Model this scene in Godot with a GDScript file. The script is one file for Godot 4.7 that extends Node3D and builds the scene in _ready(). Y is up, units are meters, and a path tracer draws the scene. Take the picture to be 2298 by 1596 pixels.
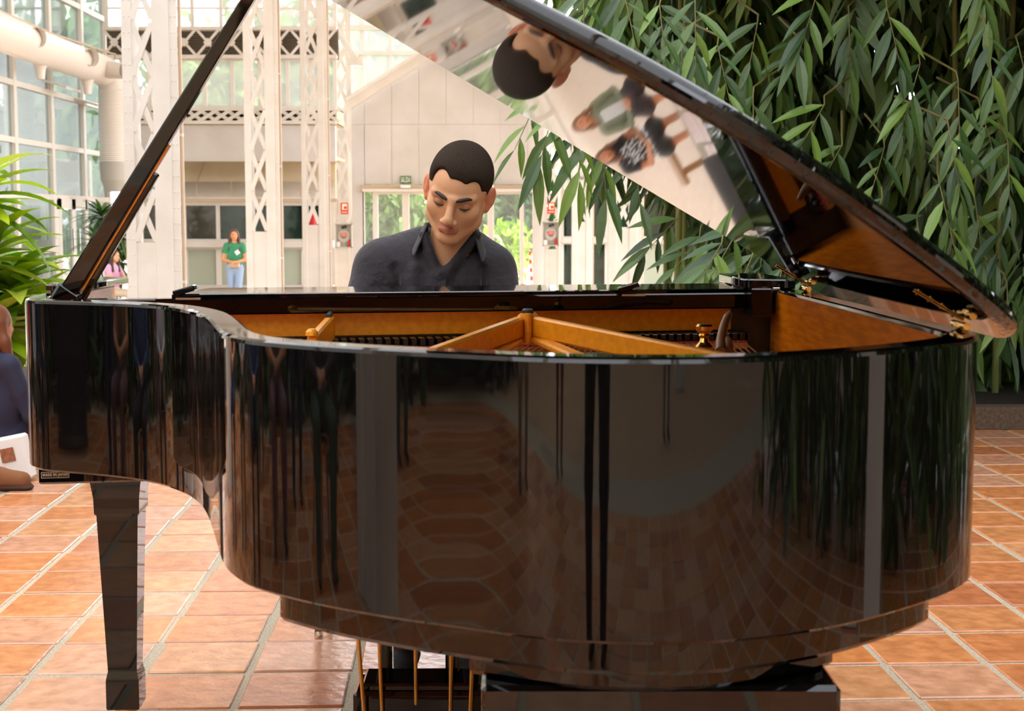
extends Node3D
# A pianist at a black baby grand in a white cast-iron glasshouse: terracotta floor, bamboo, palms and a far entrance gable.

const FOCAL_PIXELS := 3250.0
const EYE := Vector3(0, 1.153, 0)
const TILT := 0.094487          # the camera looks down by this angle
const LOW := -0.6               # the far half of the hall lies this much lower
const SLOPE := 0.592            # rise of the open lid over its run
const LID_X := 0.637
const LID_Y := 1.004

var rng := RandomNumberGenerator.new()
var taken := {}
var M := {}

func _ready():
	rng.seed = 11
	var cam := Camera3D.new()
	cam.name = "camera"
	cam.position = EYE
	cam.rotation.x = -TILT
	var lens := CameraAttributesPhysical.new()
	lens.frustum_focal_length = 48.87
	lens.exposure_aperture = 10.0
	lens.frustum_focus_distance = 3.75
	lens.frustum_near = 0.05
	lens.frustum_far = 400.0
	cam.attributes = lens
	cam.fov = 27.59
	cam.near = 0.05
	cam.far = 400.0
	add_child(cam)
	var env := Environment.new()
	var sky_look := ProceduralSkyMaterial.new()
	sky_look.sky_top_color = Color(0.93, 0.955, 1.0)
	sky_look.sky_horizon_color = Color(0.98, 0.985, 1.0)
	sky_look.ground_horizon_color = Color(0.62, 0.6, 0.55)
	sky_look.ground_bottom_color = Color(0.4, 0.38, 0.34)
	sky_look.sky_energy_multiplier = 2.3
	sky_look.use_debanding = false
	var sky := Sky.new()
	sky.sky_material = sky_look
	env.background_mode = Environment.BG_SKY
	env.sky = sky
	env.tonemap_mode = Environment.TONE_MAPPER_LINEAR
	env.tonemap_exposure = 1.15
	env.sdfgi_enabled = true
	env.ssao_enabled = true
	env.ssil_enabled = true
	var around := WorldEnvironment.new()
	around.name = "surroundings"
	around.environment = env
	add_child(around)
	var sun := DirectionalLight3D.new()
	sun.name = "sun"
	sun.light_color = Color(1.0, 0.95, 0.88)
	sun.light_energy = 1.8
	sun.light_angular_distance = 1.0
	sun.shadow_enabled = true
	sun.sky_mode = DirectionalLight3D.SKY_MODE_LIGHT_ONLY
	sun.look_at_from_position(Vector3.ZERO, Vector3(-0.75, -1.0, 0.25))
	add_child(sun)
	materials()
	ground()
	roof_and_hall()
	far_walls()
	gable_front()
	glass_side()
	piano()
	pianist()
	bench()
	bamboo()
	palms()
	added_shade_trees()
	people()
	behind_the_camera()

# ---------------------------------------------------------------- pixels of the photograph to points

func ray(x: float, y: float) -> Vector3:
	var u := (x - 1149.0) / FOCAL_PIXELS
	var v := (798.0 - y) / FOCAL_PIXELS
	return Vector3(u, v * cos(TILT) - sin(TILT), -cos(TILT) - v * sin(TILT))

func at(x: float, y: float, depth: float) -> Vector3:
	var d := ray(x, y)
	return EYE + d * (depth / -d.z)

func on(x: float, y: float, height: float) -> Vector3:
	var d := ray(x, y)
	return EYE + d * ((height - EYE.y) / d.y)

# ---------------------------------------------------------------- things

func numbered(called: String) -> String:
	var n: int = taken.get(called, 0)
	taken[called] = n + 1
	return called if n == 0 else "%s_%03d" % [called, n]

func tag(o: Node, label: String, category: String, group := "") -> Node:
	o.set_meta("label", label)
	o.set_meta("category", category)
	if group != "":
		o.set_meta("group", group)
	return o

func thing(called: String, label: String, category: String, place := Vector3.ZERO, group := "") -> Node3D:
	var o := Node3D.new()
	o.name = numbered(called)
	o.position = place
	add_child(o)
	tag(o, label, category, group)
	return o

func structure(called: String, place := Vector3.ZERO) -> Node3D:
	var o := Node3D.new()
	o.name = called
	o.position = place
	o.set_meta("kind", "structure")
	add_child(o)
	return o

func part(called: String, mesh, material: Material, parent: Node, where := Transform3D()) -> MeshInstance3D:
	var o := MeshInstance3D.new()
	o.name = called
	o.mesh = mesh.done() if mesh is Shape else mesh
	o.material_override = material
	o.transform = where
	parent.add_child(o, true)
	return o

func many(called: String, mesh: Mesh, material: Material, places: Array, parent: Node, tints := []) -> MultiMeshInstance3D:
	var mm := MultiMesh.new()
	mm.transform_format = MultiMesh.TRANSFORM_3D
	mm.use_colors = tints.size() > 0
	mm.mesh = mesh
	mm.instance_count = places.size()
	for i in places.size():
		mm.set_instance_transform(i, places[i])
		if tints.size() > 0:
			mm.set_instance_color(i, tints[i % tints.size()])
	var o := MultiMeshInstance3D.new()
	o.name = called
	o.multimesh = mm
	o.material_override = material
	o.set_meta("kind", "stuff")
	parent.add_child(o, true)
	return o

# ---------------------------------------------------------------- shapes

class Shape:
	var v := PackedVector3Array()
	var n := PackedVector3Array()
	var c := PackedColorArray()
	var uv := PackedVector2Array()
	var tint := Color.WHITE
	var tinted := false
	var mapped := false
	var xf := Transform3D()

	func tri(a: Vector3, b: Vector3, d: Vector3, na: Vector3, nb: Vector3, nd: Vector3) -> void:
		if (b - a).cross(d - a).dot(na + nb + nd) > 0.0:
			var t := b
			b = d
			d = t
			t = nb
			nb = nd
			nd = t
		v.append(xf * a)
		v.append(xf * b)
		v.append(xf * d)
		n.append((xf.basis * na).normalized())
		n.append((xf.basis * nb).normalized())
		n.append((xf.basis * nd).normalized())
		if tinted:
			c.append(tint)
			c.append(tint)
			c.append(tint)

	func flat(a: Vector3, b: Vector3, d: Vector3, outwards: Vector3) -> void:
		var g := (b - a).cross(d - a)
		if g.length_squared() < 1e-16:
			return
		g = g.normalized()
		if g.dot(outwards) < 0.0:
			g = -g
		tri(a, b, d, g, g, g)

	func quad(a: Vector3, b: Vector3, d: Vector3, e: Vector3, outwards: Vector3) -> void:
		flat(a, b, d, outwards)
		flat(a, d, e, outwards)

	func smooth_quad(a: Vector3, b: Vector3, d: Vector3, e: Vector3, na: Vector3, nb: Vector3, nd: Vector3, ne: Vector3) -> void:
		tri(a, b, d, na, nb, nd)
		tri(a, d, e, na, nd, ne)

	func box(centre: Vector3, size: Vector3, turn := Basis(), bevel := 0.0) -> Shape:
		var h := size * 0.5
		if bevel <= 0.0:
			for axis in 3:
				for s in [-1.0, 1.0]:
					var o := Vector3.ZERO
					o[axis] = s
					var p := []
					for k in [[-1, -1], [1, -1], [1, 1], [-1, 1]]:
						var q := Vector3.ZERO
						q[axis] = s * h[axis]
						q[(axis + 1) % 3] = k[0] * h[(axis + 1) % 3]
						q[(axis + 2) % 3] = k[1] * h[(axis + 2) % 3]
						p.append(centre + turn * q)
					quad(p[0], p[1], p[2], p[3], turn * o)
			return self
		var b: float = minf(bevel, minf(h.x, minf(h.y, h.z)) * 0.95)
		# corner(sign, axis whose face it lies on)
		for axis in 3:
			var a1 := (axis + 1) % 3
			var a2 := (axis + 2) % 3
			for s in [-1.0, 1.0]:
				var o := Vector3.ZERO
				o[axis] = s
				var p := []
				for k in [[-1, -1], [1, -1], [1, 1], [-1, 1]]:
					var q := Vector3.ZERO
					q[axis] = s * h[axis]
					q[a1] = k[0] * (h[a1] - b)
					q[a2] = k[1] * (h[a2] - b)
					p.append(centre + turn * q)
				quad(p[0], p[1], p[2], p[3], turn * o)
				for s2 in [-1.0, 1.0]:
					# edge between the faces of axis and a1
					var e := []
					for k in [[0, -1], [0, 1], [1, 1], [1, -1]]:
						var q := Vector3.ZERO
						q[axis] = s * (h[axis] - (b if k[0] == 1 else 0.0))
						q[a1] = s2 * (h[a1] - (b if k[0] == 0 else 0.0))
						q[a2] = k[1] * (h[a2] - b)
						e.append(centre + turn * q)
					var eo := Vector3.ZERO
					eo[axis] = s
					eo[a1] = s2
					quad(e[0], e[1], e[2], e[3], turn * eo)
		for sx in [-1.0, 1.0]:
			for sy in [-1.0, 1.0]:
				for sz in [-1.0, 1.0]:
					var g := Vector3(sx, sy, sz)
					flat(centre + turn * (g * Vector3(h.x, h.y - b, h.z - b)), centre + turn * (g * Vector3(h.x - b, h.y, h.z - b)), centre + turn * (g * Vector3(h.x - b, h.y - b, h.z)), turn * g)
		return self

	# a bar of rectangular section from a to b; wide lies across "side"
	func bar(a: Vector3, b: Vector3, wide: float, thick: float, side := Vector3.RIGHT, bevel := 0.0) -> Shape:
		var along := (b - a).normalized()
		var s := (side - along * side.dot(along)).normalized()
		var t := along.cross(s)
		return box((a + b) * 0.5, Vector3(wide, a.distance_to(b), thick), Basis(s, along, -t if Basis(s, along, t).determinant() < 0 else t), bevel)

	# a bar that tapers in width from a to b
	func taper(a: Vector3, b: Vector3, wide_a: float, wide_b: float, thick: float, side: Vector3) -> Shape:
		var along := (b - a).normalized()
		var s := (side - along * side.dot(along)).normalized()
		var t := along.cross(s) * thick * 0.5
		var e := 0.8
		var ring_a := [a - s * wide_a * 0.5 + t * e, a - s * wide_a * 0.4 + t, a + s * wide_a * 0.4 + t, a + s * wide_a * 0.5 + t * e, a + s * wide_a * 0.5 - t * e, a + s * wide_a * 0.4 - t, a - s * wide_a * 0.4 - t, a - s * wide_a * 0.5 - t * e]
		var ring_b := [b - s * wide_b * 0.5 + t * e, b - s * wide_b * 0.4 + t, b + s * wide_b * 0.4 + t, b + s * wide_b * 0.5 + t * e, b + s * wide_b * 0.5 - t * e, b + s * wide_b * 0.4 - t, b - s * wide_b * 0.4 - t, b - s * wide_b * 0.5 - t * e]
		for i in 8:
			var j := (i + 1) % 8
			quad(ring_a[i], ring_a[j], ring_b[j], ring_b[i], (ring_a[i] + ring_a[j]) * 0.5 - a)
			flat(a, ring_a[i], ring_a[j], -along)
			flat(b, ring_b[i], ring_b[j], along)
		return self

	func tube(points: Array, radii, sides := 8, caps := true) -> Shape:
		var rings := []
		var normals := []
		var count := points.size()
		var side := Vector3.ZERO
		for i in count:
			var along: Vector3 = points[mini(i + 1, count - 1)] - points[maxi(i - 1, 0)]
			along = along.normalized()
			if i == 0:
				side = along.cross(Vector3.UP if absf(along.y) < 0.9 else Vector3.RIGHT).normalized()
			else:
				side = (side - along * side.dot(along)).normalized()
			var up := along.cross(side)
			var r: float = radii[i] if radii is Array else radii
			var ring := []
			var nn := []
			for k in sides:
				var t := TAU * k / sides
				var d := side * cos(t) + up * sin(t)
				nn.append(d)
				ring.append(points[i] + d * r)
			rings.append(ring)
			normals.append(nn)
		for i in count - 1:
			for k in sides:
				var j := (k + 1) % sides
				smooth_quad(rings[i][k], rings[i][j], rings[i + 1][j], rings[i + 1][k], normals[i][k], normals[i][j], normals[i + 1][j], normals[i + 1][k])
		if caps:
			for end in [0, count - 1]:
				var out: Vector3 = points[0] - points[1] if end == 0 else points[count - 1] - points[count - 2]
				for k in sides:
					flat(points[end], rings[end][k], rings[end][(k + 1) % sides], out)
		return self

	# profile: Vector2(radius, height) from bottom to top
	func lathe(profile: Array, centre: Vector3, sides := 20, turn := Basis()) -> Shape:
		for i in profile.size() - 1:
			var a: Vector2 = profile[i]
			var b: Vector2 = profile[i + 1]
			var d := b - a
			if d.length() < 1e-7:
				continue
			var slope := Vector2(d.y, -d.x).normalized()
			for k in sides:
				var t0 := TAU * k / sides
				var t1 := TAU * (k + 1) / sides
				var d0 := Vector3(cos(t0), 0, sin(t0))
				var d1 := Vector3(cos(t1), 0, sin(t1))
				var n0 := turn * (d0 * slope.x + Vector3.UP * slope.y)
				var n1 := turn * (d1 * slope.x + Vector3.UP * slope.y)
				var p0 := centre + turn * (d0 * a.x + Vector3.UP * a.y)
				var p1 := centre + turn * (d1 * a.x + Vector3.UP * a.y)
				var p2 := centre + turn * (d1 * b.x + Vector3.UP * b.y)
				var p3 := centre + turn * (d0 * b.x + Vector3.UP * b.y)
				if a.x > 1e-6:
					tri(p0, p1, p2, n0, n1, n1)
				if b.x > 1e-6:
					tri(p0, p2, p3, n0, n1, n0)
		return self

	# a polygon (x, z) between two heights; walls are smooth where told
	func prism(outline: PackedVector2Array, y0: float, y1: float, smooth := false) -> Shape:
		var flat_index := Geometry2D.triangulate_polygon(outline)
		for i in range(0, flat_index.size(), 3):
			var a := outline[flat_index[i]]
			var b := outline[flat_index[i + 1]]
			var d := outline[flat_index[i + 2]]
			flat(Vector3(a.x, y1, a.y), Vector3(b.x, y1, b.y), Vector3(d.x, y1, d.y), Vector3.UP)
			flat(Vector3(a.x, y0, a.y), Vector3(b.x, y0, b.y), Vector3(d.x, y0, d.y), Vector3.DOWN)
		var sign_ := -1.0 if Geometry2D.is_polygon_clockwise(outline) else 1.0
		var m := outline.size()
		var normals := []
		for i in m:
			var e := outline[(i + 1) % m] - outline[(i + m - 1) % m]
			normals.append(Vector3(e.y, 0, -e.x).normalized() * sign_)
		for i in m:
			var j := (i + 1) % m
			var a := Vector3(outline[i].x, y0, outline[i].y)
			var b := Vector3(outline[j].x, y0, outline[j].y)
			var up := Vector3.UP * (y1 - y0)
			if smooth:
				smooth_quad(a, b, b + up, a + up, normals[i], normals[j], normals[j], normals[i])
			else:
				var e := outline[j] - outline[i]
				quad(a, b, b + up, a + up, Vector3(e.y, 0, -e.x) * sign_)
		return self

	func done() -> ArrayMesh:
		var arrays := []
		arrays.resize(Mesh.ARRAY_MAX)
		arrays[Mesh.ARRAY_VERTEX] = v
		arrays[Mesh.ARRAY_NORMAL] = n
		if tinted:
			arrays[Mesh.ARRAY_COLOR] = c
		if mapped:
			arrays[Mesh.ARRAY_TEX_UV] = uv
		var mesh := ArrayMesh.new()
		mesh.add_surface_from_arrays(Mesh.PRIMITIVE_TRIANGLES, arrays)
		return mesh

func boxed(size: Vector3, bevel := 0.0) -> Shape:
	return Shape.new().box(Vector3.ZERO, size, Basis(), bevel)

# ---------------------------------------------------------------- bodies: distances to tapered bones, joined smoothly and meshed as surface nets

class Body:
	var cell: float
	var lo: Vector3
	var nx: int
	var ny: int
	var nz: int
	var f := PackedFloat32Array()
	var best := PackedFloat32Array()
	var who := PackedByteArray()
	var colours := []

	func _init(from: Vector3, to: Vector3, size: float) -> void:
		cell = size
		lo = from
		nx = int(ceil((to.x - from.x) / size)) + 1
		ny = int(ceil((to.y - from.y) / size)) + 1
		nz = int(ceil((to.z - from.z) / size)) + 1
		f.resize(nx * ny * nz)
		f.fill(1.0)
		best.resize(nx * ny * nz)
		best.fill(1.0)
		who.resize(nx * ny * nz)

	func colour(c: Color) -> int:
		for i in colours.size():
			if colours[i] == c:
				return i
		colours.append(c)
		return colours.size() - 1

	# mode 0 joins, 1 carves away, 2 paints only
	func bone(a: Vector3, b: Vector3, ra: float, rb: float, k: float, c: Color, mode := 0, squash := Vector3.ONE) -> void:
		var ci := colour(c)
		var r := maxf(ra, rb) + k + cell * 2.5
		var x0 := maxi(0, int((minf(a.x, b.x) - r - lo.x) / cell))
		var x1 := mini(nx - 1, int((maxf(a.x, b.x) + r - lo.x) / cell) + 1)
		var y0 := maxi(0, int((minf(a.y, b.y) - r - lo.y) / cell))
		var y1 := mini(ny - 1, int((maxf(a.y, b.y) + r - lo.y) / cell) + 1)
		var z0 := maxi(0, int((minf(a.z, b.z) - r - lo.z) / cell))
		var z1 := mini(nz - 1, int((maxf(a.z, b.z) + r - lo.z) / cell) + 1)
		var ab := b - a
		var ll := maxf(ab.length_squared(), 1e-9)
		for z in range(z0, z1 + 1):
			for y in range(y0, y1 + 1):
				var at := (z * ny + y) * nx + x0
				var p := Vector3(lo.x + x0 * cell, lo.y + y * cell, lo.z + z * cell)
				for x in range(x0, x1 + 1):
					var t := clampf((p - a).dot(ab) / ll, 0.0, 1.0)
					var d := ((p - a - ab * t) * squash).length() - (ra + (rb - ra) * t)
					if mode == 0:
						var g := f[at]
						var h := maxf(k - absf(g - d), 0.0)
						f[at] = minf(g, d) - h * h / (4.0 * maxf(k, 1e-5))
						if d < best[at]:
							best[at] = d
							who[at] = ci
					elif mode == 1:
						var g := f[at]
						var h := maxf(k - absf(g + d), 0.0)
						f[at] = maxf(g, -d) + h * h / (4.0 * maxf(k, 1e-5))
					elif d < 0.0:
						who[at] = ci
						best[at] = -1.0
					at += 1
					p.x += cell

	# an ellipsoid with its own axes
	func lump(centre: Vector3, radii: Vector3, turn: Basis, k: float, c: Color, mode := 0) -> void:
		var ci := colour(c)
		var most := maxf(radii.x, maxf(radii.y, radii.z))
		var least := minf(radii.x, minf(radii.y, radii.z))
		var r := most + k + cell * 2.5
		var x0 := maxi(0, int((centre.x - r - lo.x) / cell))
		var x1 := mini(nx - 1, int((centre.x + r - lo.x) / cell) + 1)
		var y0 := maxi(0, int((centre.y - r - lo.y) / cell))
		var y1 := mini(ny - 1, int((centre.y + r - lo.y) / cell) + 1)
		var z0 := maxi(0, int((centre.z - r - lo.z) / cell))
		var z1 := mini(nz - 1, int((centre.z + r - lo.z) / cell) + 1)
		var back := turn.transposed()
		var inv := Vector3(1.0 / radii.x, 1.0 / radii.y, 1.0 / radii.z)
		var inv2 := inv * inv
		for z in range(z0, z1 + 1):
			for y in range(y0, y1 + 1):
				var at := (z * ny + y) * nx + x0
				var p := Vector3(lo.x + x0 * cell, lo.y + y * cell, lo.z + z * cell) - centre
				for x in range(x0, x1 + 1):
					var q := back * p
					var l := (q * inv).length()
					var m := maxf((q * inv2).length(), 1e-6)
					var d := l * (l - 1.0) / m if l > 0.05 else -least
					if mode == 0:
						var g := f[at]
						var h := maxf(k - absf(g - d), 0.0)
						f[at] = minf(g, d) - h * h / (4.0 * maxf(k, 1e-5))
						if d < best[at]:
							best[at] = d
							who[at] = ci
					elif mode == 1:
						var g := f[at]
						var h := maxf(k - absf(g + d), 0.0)
						f[at] = maxf(g, -d) + h * h / (4.0 * maxf(k, 1e-5))
					elif d < 0.0:
						who[at] = ci
						best[at] = -1.0
					at += 1
					p.x += cell

	func mesh() -> ArrayMesh:
		var index := PackedInt32Array()
		index.resize(nx * ny * nz)
		index.fill(-1)
		var v := PackedVector3Array()
		var n := PackedVector3Array()
		var c := PackedColorArray()
		var tri := PackedInt32Array()
		var sx := 1
		var sy := nx
		var sz := nx * ny
		var corner := [0, sx, sy, sx + sy, sz, sx + sz, sy + sz, sx + sy + sz]
		var where := [Vector3(0, 0, 0), Vector3(1, 0, 0), Vector3(0, 1, 0), Vector3(1, 1, 0), Vector3(0, 0, 1), Vector3(1, 0, 1), Vector3(0, 1, 1), Vector3(1, 1, 1)]
		var edges := [[0, 1], [2, 3], [4, 5], [6, 7], [0, 2], [1, 3], [4, 6], [5, 7], [0, 4], [1, 5], [2, 6], [3, 7]]
		for z in nz - 1:
			for y in ny - 1:
				var at := z * sz + y * sy
				for x in nx - 1:
					var inside := 0
					var v0 := f[at]
					if v0 < 0.9:
						for k in 8:
							if f[at + corner[k]] < 0.0:
								inside += 1
					if inside > 0 and inside < 8:
						var sum := Vector3.ZERO
						var count := 0
						for e in edges:
							var fa := f[at + corner[e[0]]]
							var fb := f[at + corner[e[1]]]
							if (fa < 0.0) != (fb < 0.0):
								sum += where[e[0]].lerp(where[e[1]], fa / (fa - fb))
								count += 1
						index[at] = v.size()
						v.append(lo + (Vector3(x, y, z) + sum / count) * cell)
						var g := Vector3(f[at + 1] + f[at + 1 + sy] + f[at + 1 + sz] + f[at + 1 + sy + sz] - f[at] - f[at + sy] - f[at + sz] - f[at + sy + sz],
							f[at + sy] + f[at + 1 + sy] + f[at + sy + sz] + f[at + 1 + sy + sz] - f[at] - f[at + 1] - f[at + sz] - f[at + 1 + sz],
							f[at + sz] + f[at + 1 + sz] + f[at + sy + sz] + f[at + 1 + sy + sz] - f[at] - f[at + 1] - f[at + sy] - f[at + 1 + sy])
						n.append(g.normalized() if g.length_squared() > 1e-16 else Vector3.UP)
						c.append(colours[who[at]])
					at += 1
		for z in range(1, nz - 1):
			for y in range(1, ny - 1):
				for x in range(1, nx - 1):
					var at := z * sz + y * sy + x
					if index[at] < 0 and index[at - 1] < 0:
						continue
					var a := f[at] < 0.0
					for axis in 3:
						var step: int = [sx, sy, sz][axis]
						var b := f[at + step] < 0.0
						if a == b:
							continue
						var p: int = [sy, sz, sx][axis]
						var q: int = [sz, sx, sy][axis]
						var i0 := index[at]
						var i1 := index[at - p]
						var i2 := index[at - p - q]
						var i3 := index[at - q]
						if i0 < 0 or i1 < 0 or i2 < 0 or i3 < 0:
							continue
						if a:
							tri.append_array(PackedInt32Array([i0, i3, i2, i0, i2, i1]))
						else:
							tri.append_array(PackedInt32Array([i0, i1, i2, i0, i2, i3]))
		# front faces run clockwise: turn any that do not
		for i in range(0, tri.size(), 3):
			var g := (v[tri[i + 1]] - v[tri[i]]).cross(v[tri[i + 2]] - v[tri[i]])
			if g.dot(n[tri[i]] + n[tri[i + 1]] + n[tri[i + 2]]) > 0.0:
				var t := tri[i + 1]
				tri[i + 1] = tri[i + 2]
				tri[i + 2] = t
		var arrays := []
		arrays.resize(Mesh.ARRAY_MAX)
		arrays[Mesh.ARRAY_VERTEX] = v
		arrays[Mesh.ARRAY_NORMAL] = n
		arrays[Mesh.ARRAY_COLOR] = c
		arrays[Mesh.ARRAY_INDEX] = tri
		var m := ArrayMesh.new()
		m.add_surface_from_arrays(Mesh.PRIMITIVE_TRIANGLES, arrays)
		return m

func lin(r: int, g: int, b: int) -> Color:
	return Color(r / 255.0, g / 255.0, b / 255.0).srgb_to_linear()

func rgb(r: int, g: int, b: int) -> Color:
	return Color(r / 255.0, g / 255.0, b / 255.0)

# ---------------------------------------------------------------- materials

func mat(called: String, colour: Color, rough := 0.6, metal := 0.0, spec := 0.5) -> StandardMaterial3D:
	var m := StandardMaterial3D.new()
	m.resource_name = called
	m.albedo_color = colour
	m.roughness = rough
	m.metallic = metal
	m.metallic_specular = spec
	M[called] = m
	return m

func noise(seed_: int, frequency: float, low: Color, high: Color, size := 512, octaves := 4) -> NoiseTexture2D:
	var n := FastNoiseLite.new()
	n.seed = seed_
	n.frequency = frequency
	n.fractal_octaves = octaves
	var t := NoiseTexture2D.new()
	t.width = size
	t.height = size
	t.seamless = true
	t.noise = n
	var g := Gradient.new()
	g.set_color(0, low)
	g.set_color(1, high)
	t.color_ramp = g
	return t

func worn(m: StandardMaterial3D, texture: Texture2D, scale: float, world := true) -> StandardMaterial3D:
	m.albedo_texture = texture
	m.uv1_triplanar = true
	m.uv1_world_triplanar = world
	m.uv1_scale = Vector3.ONE * scale
	return m

func relief(m: StandardMaterial3D, texture: Texture2D, depth: float) -> void:
	m.heightmap_enabled = true
	m.heightmap_texture = texture
	m.heightmap_scale = depth

func materials() -> void:
	mat("piano_black", rgb(7, 6, 6), 0.03, 0.0, 0.5)
	mat("satin_black", rgb(16, 14, 13), 0.22)
	mat("dark_iron", rgb(38, 36, 34), 0.5)
	var grain := noise(3, 0.012, Color(0.78, 0.74, 0.68), Color(1, 1, 1), 512, 5)
	var veneer := worn(mat("veneer", rgb(222, 126, 14), 0.26), grain, 1.5)
	veneer.uv1_scale = Vector3(1.2, 9.0, 1.2)
	var plate := worn(mat("plate_gold", rgb(250, 164, 26), 0.36, 0.15), noise(5, 0.05, Color(0.86, 0.84, 0.8), Color.WHITE), 2.0)
	plate.metallic_specular = 0.5
	mat("brass", rgb(226, 178, 92), 0.16, 1.0)
	mat("copper_string", rgb(202, 128, 84), 0.3, 0.9)
	mat("steel", rgb(190, 190, 188), 0.25, 1.0)
	mat("red_felt", rgb(150, 22, 18), 0.95)
	mat("soundboard", rgb(198, 140, 80), 0.4)
	mat("walnut", rgb(128, 78, 38), 0.5)
	mat("pale_wood", rgb(170, 118, 62), 0.5)
	mat("label_silver", rgb(196, 190, 178), 0.4, 0.3)
	var dirt := noise(21, 0.01, Color(0.95, 0.94, 0.925), Color(1, 1, 1))
	worn(mat("white_paint", rgb(224, 217, 208), 0.5), dirt, 0.35)
	worn(mat("cream_wall", rgb(213, 208, 203), 0.75), dirt, 0.2)
	worn(mat("soffit_board", rgb(226, 208, 176), 0.8), dirt, 0.3)
	mat("window_frame", rgb(226, 219, 210), 0.45)
	mat("bronze_trim", rgb(196, 172, 146), 0.5)
	mat("louvre", rgb(126, 112, 96), 0.6)
	var clear := mat("clear_glass", Color(0.93, 0.97, 0.95, 0.1), 0.03)
	clear.transparency = BaseMaterial3D.TRANSPARENCY_ALPHA
	var dusty := mat("dusty_glass", Color(0.96, 0.98, 0.98, 0.3), 0.2)
	dusty.transparency = BaseMaterial3D.TRANSPARENCY_ALPHA
	var dimming := mat("sky_dimming_glass", Color(0.9, 0.89, 0.86, 0.86), 0.6)  # invented wash: opacity set to cut the sky light
	dimming.transparency = BaseMaterial3D.TRANSPARENCY_ALPHA
	var thin := mat("thin_dimming_glass", Color(0.92, 0.91, 0.88, 0.36), 0.6)  # same invented wash, clearer so the near half gets more light
	thin.transparency = BaseMaterial3D.TRANSPARENCY_ALPHA
	var side_glass := mat("side_glass", Color(0.4, 0.5, 0.45, 0.72), 0.02, 0.0, 0.6)
	side_glass.transparency = BaseMaterial3D.TRANSPARENCY_ALPHA
	worn(mat("green_dark_glass", rgb(34, 58, 50), 0.04, 0.0, 0.7), noise(31, 0.006, Color(0.6, 0.7, 0.66), Color(1.3, 1.25, 1.2)), 0.5)
	mat("grey_dark_glass", rgb(74, 72, 66), 0.05, 0.0, 0.7)
	mat("misty_glass", rgb(176, 184, 164), 0.25)
	var duct := mat("duct_white", rgb(228, 219, 208), 0.4)
	duct.uv1_triplanar = false
	mat("duct_ribbed", rgb(226, 217, 206), 0.45)
	# terracotta in several firings
	var clay := noise(41, 0.02, Color(0.8, 0.76, 0.72), Color(1.0, 1.0, 1.0), 512, 5)
	var clay_relief := noise(43, 0.03, Color.BLACK, Color.WHITE, 512, 5)
	var tones := [rgb(220, 148, 94), rgb(228, 162, 112), rgb(214, 136, 84), rgb(226, 166, 130), rgb(202, 124, 80), rgb(224, 146, 90), rgb(218, 158, 124)]
	for i in tones.size():
		var m := worn(mat("terracotta_%d" % i, tones[i], 0.25, 0.0, 0.7), clay, 1.3)
		m.uv1_offset = Vector3(i * 0.37, i * 0.21, i * 0.53)
		relief(m, clay_relief, 0.12)
	var field := worn(mat("terracotta_field", Color.WHITE, 0.25, 0.0, 0.7), clay, 1.3)
	field.vertex_color_use_as_albedo = true
	worn(mat("mortar", rgb(196, 182, 158), 0.9), noise(47, 0.08, Color(0.75, 0.73, 0.7), Color.WHITE), 2.5)
	worn(mat("tan_paving", rgb(190, 160, 128), 0.8), noise(49, 0.03, Color(0.85, 0.82, 0.78), Color.WHITE), 0.6)
	worn(mat("pale_paving", rgb(224, 200, 176), 0.5), noise(51, 0.03, Color(0.9, 0.87, 0.84), Color.WHITE), 0.4)
	worn(mat("kerb_stone", rgb(120, 100, 84), 0.8), noise(53, 0.05, Color(0.7, 0.66, 0.62), Color.WHITE), 1.5)
	worn(mat("kerb_brick", rgb(176, 112, 78), 0.75), noise(55, 0.05, Color(0.75, 0.7, 0.66), Color.WHITE), 1.5)
	worn(mat("soil", rgb(52, 40, 30), 0.95), noise(57, 0.08, Color(0.6, 0.58, 0.55), Color.WHITE), 3.0)
	leafy("bamboo_leaf", 0.42, 0.5)
	leafy("palm_leaf", 0.4, 0.8)
	leafy("garden_leaf", 0.6, 0.5)
	mat("bamboo_cane", rgb(104, 112, 52), 0.45)
	mat("twig", rgb(110, 104, 52), 0.6)
	mat("bark", rgb(96, 80, 62), 0.85)
	var skin := mat("body", Color.WHITE, 0.55)
	skin.vertex_color_use_as_albedo = true
	skin.subsurf_scatter_enabled = false
	var cloth := mat("cloth", Color.WHITE, 0.85)
	cloth.vertex_color_use_as_albedo = true
	var hair := mat("hair", Color.WHITE, 0.6)
	hair.vertex_color_use_as_albedo = true
	mat("sign_green", rgb(18, 92, 44), 0.5)
	mat("sign_pale", rgb(236, 240, 214), 0.5)
	mat("sign_red", rgb(206, 54, 28), 0.5)
	mat("extinguisher_red", rgb(196, 34, 24), 0.35)
	mat("box_grey", rgb(186, 180, 168), 0.5)
	mat("box_white", rgb(236, 232, 226), 0.5)
	mat("hose_black", rgb(38, 36, 34), 0.6)
	mat("paper", rgb(244, 242, 238), 0.8)
	mat("chrome", rgb(222, 222, 220), 0.12, 1.0)

func leafy(called: String, rough: float, through: float) -> void:
	var m := mat(called, Color.WHITE, rough, 0.0, 0.5)
	m.vertex_color_use_as_albedo = true
	m.backlight_enabled = true
	m.backlight = Color(through * 0.9, through, through * 0.45)

# ---------------------------------------------------------------- ground

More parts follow.
